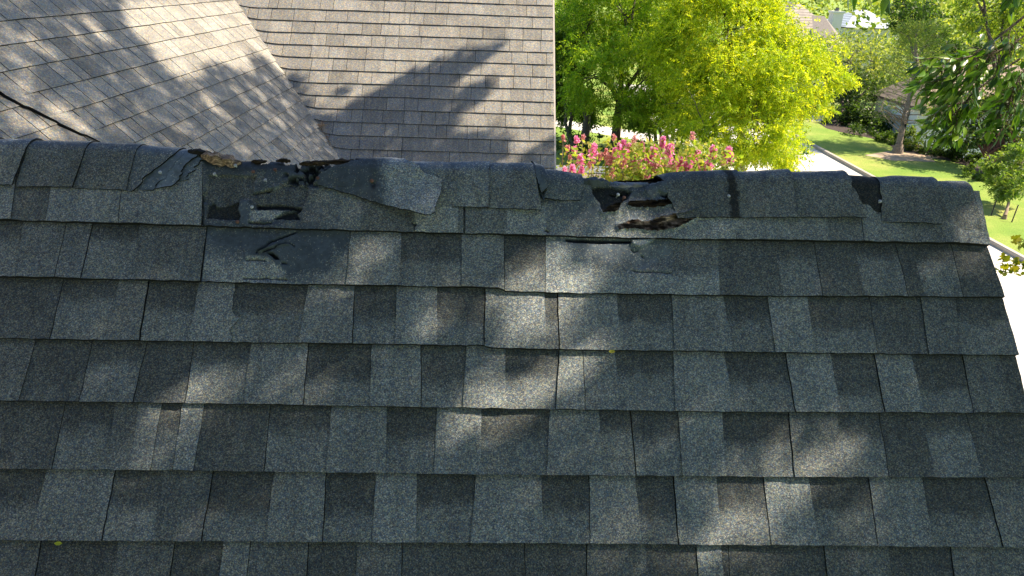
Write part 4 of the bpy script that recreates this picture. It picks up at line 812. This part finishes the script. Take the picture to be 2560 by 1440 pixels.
hL = at(2068, 55, 77); lr = MB(); x0, y0, z0 = hL; lr.add([(x0-1.6, y0-1, z0-1.6), (x0+1.2, y0-1, z0-1.6), (x0+.2, y0+1.5, z0+.55), (x0-1.2, y0+1.5, z0+.55), (x0+3., y0+2, z0-1.6)], [(0, 1, 2, 3)], (.5,)*3, False); lr.add([(x0+1.2, y0-1, z0-1.6), (x0+3., y0+2.5, z0-1.6), (x0+.2, y0+1.5, z0+.55)], [(0, 1, 2)], (.5,)*3, False)
lr.build('porch_roof', simple('porch_tiles', (.2, .18, .17), .85, .2, 8), h2)
hB = at(2160, 45, 105); h3, rf3 = hiproof_house('distant house with pale blue grey roof above the olive trees', (.6, .6, .6), (.48, .55, .62), hB[0]-4.2, hB[0]+3.9, hB[1]-4, hB[1]+6, hB[2]-1.1, at(2150, 24, 105)[2]-hB[2]+1.1, .42)
vt = MB()
for dx in (-1.15, -.65):
    vt = MB(); vt.box((hB[0]+dx-.1, hB[1]-.7, hB[2]+.9), (hB[0]+dx+.1, hB[1]-.4, at(2150, 22, 105)[2]+.1))
    vt.build('roof_vent', simple('black_vent', (.04, .04, .05), .6), rf3)

GB = 'trees across the street'
tree('olive_tree', 'broad pale olive tree right of the brilliant feathery tree', 'tree', gnd(2120, 305), [blob(2120, 155, 50, 105, 55), blob(2050, 140, 52, 60, 45), blob(2185, 165, 50, 60, 60), blob(2130, 118, 55, 90, 35)], 5200, OL+PALE, L=.26, tr=.2, droop=.3, group=GB)
tree('dark_tree', 'dark leaved tree filling the shade below the pale olive tree', 'tree', gnd(2085, 312), [blob(2130, 225, 48, 75, 45), blob(2090, 190, 49, 55, 35), blob(2150, 265, 48, 60, 35), blob(2185, 215, 48, 40, 40)], 5200, DG+[(.09, .15, .06)], L=.24, tr=.3, group=GB, bark=M_BARK)
tree('round_tree', 'dark rounded tree right of the pale blue roof', 'tree', gnd(2290, 240), [blob(2300, 50, 66, 55, 45), blob(2255, 40, 68, 40, 38), blob(2330, 85, 64, 40, 25)], 3600, DG+[(.07, .15, .03)], L=.34, tr=.25, group=GB)
tree('tall_tree', 'tall yellowish green tree at the upper right', 'tree', (27.5, 37.0), [blob(2455, 25, 38, 75, 50), blob(2530, 60, 38, 55, 60), blob(2500, -60, 38, 110, 60), blob(2440, -70, 37, 80, 50)], 7500, [(.25, .34, .04), (.18, .28, .03), (.33, .41, .06), (.09, .16, .02)], L=.2, tr=.22, group=GB)
tree('dark_tree', 'very dark tree mass behind the hanging twigs', 'tree', gnd(2400, 300), [blob(2400, 150, 54, 60, 45), blob(2440, 190, 53, 50, 40), blob(2350, 120, 55, 35, 20)], 3800, [(.03, .07, .015), (.05, .10, .02)], L=.28, tr=.25, group=GB)
tree('broad_tree', 'green broad leaved tree at the right edge above the hanging twigs', 'tree', gnd(2580, 320), [blob(2570, 60, 46, 70, 90), blob(2560, 180, 45, 60, 60)], 4200, MG+OL, L=.26, tr=.25, group=GB)
tree('glossy_tree', 'glossy dark green tree with a reddish brown trunk behind the young tree', 'tree', gnd(2490, 445), [blob(2480, 300, 35, 75, 55), blob(2540, 270, 35, 60, 70), blob(2420, 260, 36, 60, 50), blob(2420, 330, 35, 50, 35), blob(2500, 220, 36, 60, 40), blob(2540, 350, 34, 50, 40)], 9500, [(.05, .11, .025), (.08, .16, .035), (.11, .2, .05), (.2, .24, .12)], L=.17, wd=.55, tr=.24, group=GB, bark=simple('red_bark', (.13, .055, .035), .9, .3, 10), trunks=[((0, 0), .2, at(2480, 320, 35)), ((.25, .1), .18, at(2530, 320, 35)), ((-.2, 0), .16, at(2450, 330, 35))])
# thin feathery tree on the lawn
bt = gnd(2243, 382); tp = at(2275, 120, 37); root = empty('cypress_tree', bt, 'thin grey trunked tree with wispy feathery boughs on the lawn', 'tree'); tb = MB(); cb = MB()
ax_ = np.array([at(2243, 382, 38.), at(2262, 290, 38.), at(2285, 200, 38.), at(2290, 120, 38.), at(2292, 70, 38.)]); ax_ = ax_-ax_[0]+np.array([bt[0], bt[1], 0])
tt = np.linspace(0, 4, 24); AX = np.stack([np.interp(tt, range(5), ax_[:, i]) for i in range(3)], -1); tb.tube(AX, 16e-2*(1-tt/4.3)**.8+.02); tb.tube([AX[0]-(0, 0, .1), AX[0]+(0, 0, .5)], [.36, .19])
for i in range(64):
    t_ = .8+3.2*i/64; a = np.array([np.interp(t_, range(5), ax_[:, j]) for j in range(3)]); an = i*2.4; Ln = (2.6-.45*t_)*(.7+.5*rng.random()); d = np.array([cos(an), sin(an), .15+.1*t_-.25*(t_ < 1.6)])
    if i in (3, 8, 13): Ln *= 1.35
    pts = limb(tb, a, a+d*Ln, .045*(1-t_/5), .008, .12, k=8, n=5)
    if t_ < 1.25 and i % 2: continue
    q = pts[rng.integers(3, 8, 20)]+rng.normal(0, .12, (20, 3)); sprays(cb, q, np.tile(d, (20, 1)), 7, .16, .05, .22, [(.22, .31, .08), (.3, .37, .1), (.16, .25, .07)], .2, .4)
for i in range(11):
    t_ = .35+.75*rng.random(); a = np.array([np.interp(t_, range(5), ax_[:, j]) for j in range(3)]); d = np.array([-1., rng.normal(0, .5), .25+.5*rng.random()]); pts = limb(tb, a, a+d*(1.3+rng.random()), .035, .008, .16, k=9, n=5)
    for j in range(3): k = rng.integers(3, 9); limb(tb, pts[k], pts[k]+rng.normal(0, .35, 3)+(-.2, 0, .3), .012, .004, .1, k=5, n=4)
tb.build('trunk', M_BARKG, root); cb.build('crown', M_LEAF, root)
# young staked tree
sb = gnd(2510, 547); root = tree('young_tree', 'young light green tree standing between two stakes on the lawn', 'tree', sb, [blob(2530, 440, 29, 45, 42), blob(2560, 400, 29, 45, 35), blob(2510, 470, 28.6, 32, 22), blob(2500, 400, 29, 28, 22), blob(2545, 480, 28.6, 40, 22)], 1700, [(.14, .25, .05), (.2, .31, .07), (.26, .35, .12), (.1, .19, .035)], 'spray', L=.13, wd=.4, m=7, step=.045, droop=.5, tr=.075, bark=simple('tan_bark', (.3, .22, .15), .9, .2, 12), trunks=[((0, 0), .07, at(2535, 460, 28.8))])
for (x_, y_, x2, y2, lb) in [(2477, 540, 2491, 500, 'thin dark stake left of the young tree'), (2528, 557, 2546, 512, 'thin dark stake right of the young tree')]:
    g_ = gnd(x_, y_); d_ = float((g_-CAM)@cF); st = MB(); st.tube([g_-(0, 0, .2), at(x2, y2, d_)], .022); o = st.build('tree_stake', simple('dark_stake', (.04, .03, .03), .8)); tag(o, lb, 'stake', 'stakes by the young tree')
# shrubs in the bed
def shrub(px, py, rx, ry, d, pal, label, n=1300, L=.13, name='shrub'):
    b = blob(px, py, d, rx, ry); bs_ = [b]+[(b[0]+rng.normal(0, b[3]*.5), b[1]+rng.normal(0, b[4]*.4), b[2]*(.7+.25*rng.random()), b[3]*.6, b[4]*.6, b[5]*.7) for _ in range(2)]
    tree(name, label, 'bush', (b[0], b[1]), bs_, n, pal, L=L, tr=.05, wd=.55, group='bushes along the bed', limbs=False, shell=.6)
shrub(2110, 300, 42, 42, 46, DG, 'dark bush at the left end of the planting bed', 2400, .2)
shrub(2175, 315, 45, 35, 45, DG, 'dark bush between the bed edge and the white house', 2200, .2)
shrub(2150, 333, 40, 18, 43, DG, 'low dark bush along the left bed edge', 1300, .14)
shrub(2215, 352, 28, 20, 41, [(.06, .12, .02), (.09, .16, .03)], 'clipped dark green bush left of the thin trunk', 1200, .14)
shrub(2272, 345, 28, 26, 41, [(.14, .22, .07), (.2, .27, .1), (.08, .14, .04)], 'light green round bush right of the thin trunk', 1500, .14)
shrub(2310, 372, 38, 24, 39, [(.09, .14, .03), (.16, .18, .05), (.05, .1, .02)], 'low bush right of the light green one', 1400, .14)
shrub(2360, 365, 45, 32, 38, DG+[(.1, .18, .04)], 'dark spreading bush under the hanging twigs', 2200, .15)
shrub(2410, 385, 35, 30, 37, DG, 'dark bush at the far end of the bed', 1500, .15)
shrub(2440, 425, 26, 20, 33.5, [(.07, .13, .02), (.11, .19, .04)], 'small bush at the foot of the glossy tree', 800, .12)
shrub(2520, 440, 30, 18, 33, DG, 'low dark bush right of the reddish trunk', 800, .12)
# far woods that read as one mass
fw = MB(); fp = []
for i in range(46):
    d_ = 115+45*rng.random(); px_ = 1300+1400*(i+rng.random())/46; c = at(px_, 20, d_); fp.append((c[0], c[1], 3.5, 6+2*rng.random(), 5, 5.5+1.5*rng.random()))
for i in range(16):
    d_ = 75+15*rng.random(); px_ = 2230+420*(i+rng.random())/16; c = at(px_, 20, d_); fp.append((c[0], c[1], 3., 4+2*rng.random(), 4, 4.5+1.5*rng.random()))
P, O = sample(fp, 26000, .6, 14); leaves(fw, P, O+rng.normal(0, .7, P.shape), .75, .55, PALE+OL+MG, .4)
o = fw.build('distant_woods', M_LEAF); tag(o, 'hazy green woods beyond the far houses', 'woods', kind='stuff')

# ------------------------------------------------------------------ the big tree on the right that shades the roofs
tb0 = np.array([10.5, 4.5, 0.]); M_SLEAF = leaf_mat('shade_leaf', .22, .5, (1.1, 1.1, .5))
shade = empty('shade_tree', tb0, 'large tree whose dark drooping twigs hang into the upper right corner', 'tree')
def ingroup(px, py, ells):
    k = np.zeros(np.shape(px))
    for (x, y, rx, ry, an, st) in ells:
        a = radians(an); dx = px-x; dy = py-y; u_ = (dx*cos(a)+dy*sin(a))/rx; v_ = (-dx*sin(a)+dy*cos(a))/ry; k = np.maximum(k, st*np.clip(1.5-(u_*u_+v_*v_), 0, 1))
    return k
def project(P): d = P-CAM; z = d@cF; return 1280+FPX*(d@cR)/z, 720-FPX*(d@cU)/z
spots0 = [(1300, 785, 100, 70, -20, 1), (1045, 800, 62, 34, -50, .8), (1335, 970, 125, 44, -32, 1), (1210, 1005, 60, 22, -15, .9), (260, 955, 45, 32, -50, .5), (560, 965, 75, 32, -25, .48), (720, 965, 50, 26, -30, .42), (430, 1080, 42, 75, 20, .8), (1140, 1055, 60, 34, -60, .85),
         (1905, 1160, 50, 30, -20, .9), (2075, 1155, 70, 28, -15, .9), (1950, 1220, 42, 50, 20, .9), (1850, 1290, 60, 60, 0, .9), (1860, 1215, 40, 45, 0, .7), (1340, 1265, 26, 60, 20, .5), (940, 650, 75, 55, -20, .5), (1530, 550, 130, 40, -5, .6), (1520, 630, 120, 45, 0, .6), (1330, 695, 34, 38, 0, .8), (1760, 615, 60, 25, 0, .4), (2410, 540, 45, 45, 0, .75), (2430, 640, 45, 28, 0, .7), (2120, 790, 40, 45, 0, .45), (1520, 1395, 65, 26, 0, .6), (1745, 1400, 70, 40, 0, .75), (1030, 460, 70, 70, 0, .35), (2060, 1140, 40, 40, 0, .5), (1450, 930, 30, 45, 20, .5), (1570, 1150, 40, 50, 0, .4), (300, 1150, 60, 30, 0, .3)]
spots = [(a, b, c*1.4+10, d*1.4+10, e_, min(1, f*1.35)) for a, b, c, d, e_, f in spots0]
Ls = []; Lc = []
def cover(px, py, pt, keepp, tmin, tmax, n_rep=1):
    k = rng.random(len(px)) < keepp; P = pt[k]; t = tmin+(tmax-tmin)*rng.random((len(P), 1)); Ls.append(P+SD*t+rng.normal(0, .003, P.shape)*t)
n = 24000; u = rng.uniform(-1.9, 1.7, n); s = rng.uniform(-.55, 1.6, n); pt = near_pt(u, np.maximum(s, s_a(u)), 0*u); px, py = project(pt)
cover(px, py, pt, .92*(1-ingroup(px, py, spots)), 3.6, 8.2)
HID = True
polyB = [(1275, 80), (1245, 110), (1180, 125), (1140, 122), (1125, 150), (1105, 165), (1090, 140), (1060, 175), (1000, 190), (960, 225), (900, 250), (860, 275), (835, 300), (800, 300), (790, 340), (800, 450), (1210, 450), (1260, 400), (1270, 350), (1220, 330), (1150, 340), (1135, 290), (1200, 250), (1235, 195), (1180, 215), (1130, 235), (1110, 220), (1180, 170), (1230, 140)]
litB = [(1000, 180, 30, 14, -35, .8), (1165, 138, 16, 10, 0, .9), (1070, 185, 16, 8, -30, .8), (890, 340, 45, 12, -30, .55), (960, 385, 60, 12, -25, .6), (1080, 260, 26, 10, -30, .6), (1100, 345, 40, 12, -30, .5), (850, 395, 35, 12, -25, .5), (1060, 400, 60, 9, -20, .5), (1120, 270, 22, 12, -30, .7)]
n = 34000; u = rng.uniform(-2.6, .62, n); s = rng.uniform(-1.2, 1.7, n); pt = back_pt(u, s, 0*u); pt = pt[((pt-PV)@nL) > -.02]; px, py = project(pt); d = sdf(px, py, polyB)
cover(px, py, pt, .80*sstep(6, -8, d)*(1-ingroup(px, py, litB))*(1-ingroup(px, py, litB)*0), 4.5, 9.5)
k2 = ingroup(px, py, [(1350, 420, 60, 50, 0, .8), (1375, 360, 14, 10, 0, .7), (730, 200, 20, 12, 0, .9), (750, 240, 16, 10, 0, .6), (790, 300, 30, 14, -20, .6), (855, 230, 14, 7, 0, .9)]); cover(px, py, pt, .8*k2, 4.5, 9.5)
litL = [(300, -10), (615, -10), (640, 60), (690, 120), (715, 170), (745, 225), (700, 190), (655, 140), (625, 142), (640, 190), (600, 180), (560, 165), (510, 160), (500, 190), (440, 200), (395, 160), (370, 110), (310, 60)]
strk = [(230, 65, 62, 14, 45, .95), (170, 72, 30, 12, 35, .8), (18, 85, 30, 14, 50, .8), (45, 150, 40, 16, 45, .9), (95, 110, 50, 14, 45, .7), (140, 165, 22, 10, 40, .8), (50, 205, 40, 22, 40, .6), (150, 280, 65, 20, 38, .9), (40, 240, 40, 30, 20, .7), (190, 320, 40, 22, 35, .9), (80, 310, 60, 22, 20, .85), (355, 190, 34, 9, 45, .85), (440, 170, 30, 10, 45, .8), (600, 235, 34, 8, 50, .7), (525, 262, 32, 15, 40, .95), (560, 290, 22, 10, 35, .8), (485, 215, 22, 8, 45, .7), (450, 330, 26, 8, 40, .75), (610, 373, 20, 8, 35, .85), (650, 355, 22, 7, 40, .7), (700, 310, 26, 7, 50, .8), (745, 365, 14, 9, 40, .9), (775, 375, 12, 7, 40, .9), (650, 240, 40, 8, 52, .8), (720, 270, 40, 7, 55, .7), (670, 200, 24, 7, 50, .6), (270, 320, 22, 9, 50, .55), (340, 240, 20, 7, 40, .4), (810, 395, 12, 5, 40, .7)]
nfirst = len(Ls)
n = 120000; u = rng.uniform(2.3, 9.6, n); s = rng.uniform(-2.1, 1.6, n); pt = left_pt(u, s, 0*u); pt = pt[((pt-PB)@nN) > -.02]; px, py = project(pt); d = sdf(px, py, litL); ok = (px > -260) & (py > -130) & (px < 860)
cover(px[ok], py[ok], pt[ok], (.9*sstep(-8, 8, d)*(1-ingroup(px, py, strk))*(py > -100))[ok], 7.0, 12.0)

def lands_lit(Q):
    bad = np.zeros(len(Q), bool)
    T_ = ((Q-P1)@nN)/(SD@nN); L_ = Q-SD*T_[:, None]; px, py = project(L_); bad |= (px > -60) & (px < 2620) & (py > 330) & (py < 1500) & (L_[:, 0] < 1.3) & (ingroup(px, py, spots) > .15)
    T_ = ((Q-PB)@nN)/(SD@nN); L_ = Q-SD*T_[:, None]; px, py = project(L_); bad |= (px > 560) & (px < 1420) & (py > -60) & (py < 440) & (sdf(px, py, polyB) > 0)
    T_ = ((Q-PV)@nL)/(SD@nL); L_ = Q-SD*T_[:, None]; px, py = project(L_); bad |= (px > -60) & (px < 860) & (py > -90) & (py < 430) & ((sdf(px, py, litL) < 6) | (ingroup(px, py, strk) > .3))
    return bad
def lands_near(Q):
    T_ = ((Q-P1)@nN)/(SD@nN); L_ = Q-SD*T_[:, None]; px, py = project(L_); return (px > -200) & (px < 2620) & (py > 330) & (py < 1500) & (L_[:, 0] < 1.3) & (ingroup(px, py, spots) > .15)
LP = np.concatenate([Ls[0]]+[L_[~lands_near(L_)] for L_ in Ls[1:]]); LP = LP[LP[:, 2] > 8.7]
crown = MB(); ld_ = unit(rng.normal(0, .7, LP.shape)+np.array([0, 0, -.5])); leaves(crown, LP-ld_*.035, ld_, .075, .5, [(.05, .11, .018), (.08, .15, .02), (.035, .08, .015)], .4)
P, O = sample([(10.5, 4.5, 12, 3.4, 3.6, 2.8), (8.5, 1, 12.5, 2.5, 3, 2.5), (8.5, 7.5, 12.6, 2.6, 3, 2.4), (4.5, .5, 12.2, 3.6, 4, 2.2)], 15000); P = P[P[:, 2] > 9]
P = P[~lands_lit(P)]
leaves(crown, P, rng.normal(0, .7, P.shape)+np.array([0, 0, -.5]), .12, .5, [(.05, .11, .018), (.08, .15, .02)], .4)
crown.build('crown', M_SLEAF, shade)
# unseen tree added behind the camera to keep sky light off the near roof
rb = np.array([-1.5, -9.5, 0.]); rear = empty('shade_tree', rb, 'added unseen shade tree behind the viewpoint, arching over and darkening the near roof', 'tree'); rt = MB(); rc = MB()
limb(rt, rb-(0, 0, .1), rb+(0, 0, 7), .45, .32, .04, n=12)
RB_ = [(-1, -5.5, 12.5, 4.5, 3.5, 2.6), (3.5, -4.5, 12.2, 4, 3.5, 2.4), (0, -1.5, 12.2, 4.5, 2.4, 2.), (-5, -3.5, 12, 3.5, 4, 2.5), (6.5, -5, 10.5, 3, 3.5, 3), (-1, -9.5, 11, 5, 3, 3.5)]
for b in RB_: limb(rt, rb+(0, 0, 6.9), np.array(b[:3]), .17, .05, .1, n=7)
P, O = sample(RB_, 62000, .2, 30, .3); P = P[P[:, 2] > 9.2]; P = P[~lands_lit(P)]; leaves(rc, P, rng.normal(0, .7, P.shape)+np.array([0, 0, -.3]), .19, .55, [(.025, .045, .018), (.04, .06, .02)], .4)
rt.build('trunk', M_BARK, rear); rc.build('crown', leaf_mat('dark_leaf', .12, .6, (1.1, 1.1, .8)), rear)
trk = MB(); fork = np.array([10.2, 4.2, 7.2]); limb(trk, tb0-(0, 0, .1), fork, .42, .3, .04, n=12); trk.tube([tb0-(0, 0, .1), tb0+(0, 0, .4)], [.62, .44], n=12)
for q in [(7.2, 2.2, 11.5), (6.5, 5.5, 11.8), (9, 8.5, 12.5), (8.3, -.5, 12.5), (11.5, 4, 13)]:
    pts = limb(trk, fork, np.array(q), .17, .06, .1, n=8)
    for j in range(7): k = rng.integers(4, 9); limb(trk, pts[k], pts[k]+np.array([-1.6*rng.random(), rng.normal(0, .9), .5+1.1*rng.random()]), .045, .012, .12, k=7, n=5)
# drooping twigs seen from close by
tl_ = MB()
def leaf3(mb, p, d, L, W_, col):
    d = unit(np.array(d)); sd_ = unit(np.cross(d, rng.normal(0, 1, 3))); nn = np.cross(sd_, d); t = np.linspace(0, 1, 7); wdt = W_*np.sin(pi*t**.8)*(1-.25*t); bend_ = -nn[None]*(t**2)[:, None]*L*.18
    mid = p+d*t[:, None]*L+bend_; up_ = nn*W_*.35; G = np.stack([mid+sd_*wdt[:, None]+up_*np.sin(pi*t)[:, None], mid, mid-sd_*wdt[:, None]+up_*np.sin(pi*t)[:, None]], 1); mb.grid(G, np.array(col))
def twig(path, d0, d1, n, r=.003, L=.062, spread=1., skip=0., side=.045):
    K_ = np.linspace(0, 1, 30); xs_ = np.interp(K_, np.linspace(0, 1, len(path)), [q[0] for q in path]); yy = np.interp(K_, np.linspace(0, 1, len(path)), [q[1] for q in path]); pts = CAM+ray(xs_, yy)*(d0+(d1-d0)*K_)[:, None]
    trk.tube(pts, r*(1-.6*K_), n=6)
    if path[0][0] >= 2640 or path[0][1] < -50: limb(trk, np.array((7.2, 2.2, 11.5)), pts[0], .03, r, .06, k=12, n=6)
    n = int(n*1.35)
    for i in range(n):
        k = skip+(1-skip)*((i+rng.random())/n); p = np.array([np.interp(k, K_, pts[:, j]) for j in range(3)]); ax = pts[-1]-pts[0]; ax = ax/np.linalg.norm(ax)
        sidev = unit(np.cross(ax, rng.normal(0, 1, 3))); off = sidev*abs(rng.normal(0, side))+np.array([0, 0, -abs(rng.normal(0, side*.9))])
        limb(trk, p, p+off, r*.35, r*.2, .1, k=4, n=4)
        d = ax*.95+sidev*.5*spread+np.array([0, 0, -.42])+rng.normal(0, .25, 3); c = random.choice([(.05, .12, .018), (.08, .18, .022), (.12, .25, .03), (.035, .085, .02), (.2, .33, .035)])
        leaf3(tl_, p+off, d, L*(.7+.5*rng.random()), L*.2, c)
D0 = 2.9
twig([(2640, -30), (2560, 42), (2480, 105), (2420, 150), (2370, 178), (2310, 160)], D0, D0+.1, 46, .006, skip=.45)
twig([(2430, 140), (2380, 150), (2330, 145), (2290, 150)], D0, D0-.05, 30, .003, side=.02)
twig([(2420, 150), (2380, 190), (2330, 205), (2290, 205)], D0, D0+.05, 38, .003, side=.03)
twig([(2450, 130), (2440, 180), (2400, 215), (2360, 240)], D0, D0+.1, 38, .003, side=.035)
twig([(2660, 60), (2560, 140), (2500, 180), (2430, 235), (2400, 270), (2370, 300)], D0+.1, D0+.2, 34, .005, skip=.5)
twig([(2410, 255), (2380, 262), (2350, 275), (2315, 300)], D0+.2, D0+.15, 42, .003, side=.035)
twig([(2420, 250), (2400, 290), (2385, 320), (2370, 330)], D0+.2, D0+.2, 40, .003, side=.035)
twig([(2640, 20), (2560, 90), (2530, 110), (2490, 130), (2470, 140)], D0-.1, D0-.1, 52, .004, skip=.35, side=.06)
twig([(2640, 120), (2580, 150), (2550, 190), (2530, 230), (2520, 270)], D0, D0, 50, .004, skip=.3, side=.05)
twig([(2640, 230), (2580, 235), (2530, 250), (2500, 275), (2480, 290)], D0+.05, D0+.05, 36, .003, skip=.3, side=.035)
twig([(2560, -60), (2545, -20), (2530, 0)], D0-.2, D0-.2, 12, .003, side=.02); twig([(2240, -70), (2225, -30), (2215, -12)], D0, D0, 6, .003, L=.09, side=.01); twig([(2140, -70), (2125, -25)], D0, D0, 5, .003, L=.09, side=.01)
trk.build('trunk', M_BARK, shade); tl_.build('hanging_leaves', leaf_mat('glossy_leaf', .3, .32, (1.2, 1.3, .4), .5), shade)
# lobed oak leaves low at the right edge
ob = np.array([9.3, 6.6, 0.]); oak = empty('oak_tree', ob, 'small oak whose lobed yellow green leaves reach in at the right edge', 'tree'); tb = MB(); ol = MB()
tp_ = limb(tb, ob-(0, 0, .1), ob+np.array([0, 0, 5.6]), .12, .07, .04)
P, O = sample([(9.4, 6.6, 6.3, 1.2, 1.3, 1.3)], 2500); leaves(ol, P, O+rng.normal(0, .6, P.shape), .09, .6, [(.16, .2, .02), (.1, .16, .02)], .4)
def lobed(mb, p, L, col):
    d = unit(rng.normal(0, 1, 3)*np.array([1, .5, .7])); sd_ = unit(np.cross(d, rng.normal(0, 1, 3))); t = np.linspace(0, 1, 12); wdt = L*.34*np.sin(pi*t**.75)*(1+.45*np.sin(t*19)); mid = p+d*t[:, None]*L
    mb.grid(np.stack([mid+sd_*wdt[:, None], mid, mid-sd_*wdt[:, None]], 1), np.array(col))
for path in ([(2700, 640), (2620, 660), (2560, 668), (2520, 664), (2488, 668)], [(2700, 560), (2620, 590), (2560, 603), (2545, 606)]):
    xs_ = np.linspace(0, 1, 20); pp = CAM+ray(np.interp(xs_, np.linspace(0, 1, len(path)), [a for a, b in path]), np.interp(xs_, np.linspace(0, 1, len(path)), [b for a, b in path]))*7.2; tb.tube(pp, .008*(1-.7*xs_), n=5); limb(tb, tp_[-2], pp[0], .03, .01, .05)
    for i in range(54 if path[0][1] == 640 else 24): k = rng.integers(7, 20); lobed(ol, pp[k]+rng.normal(0, .045, 3), .085, random.choice([(.25, .27, .015), (.18, .22, .015), (.3, .3, .02), (.1, .14, .02)]))
tb.build('trunk', M_BARK, oak); ol.build('crown', M_LEAF, oak)
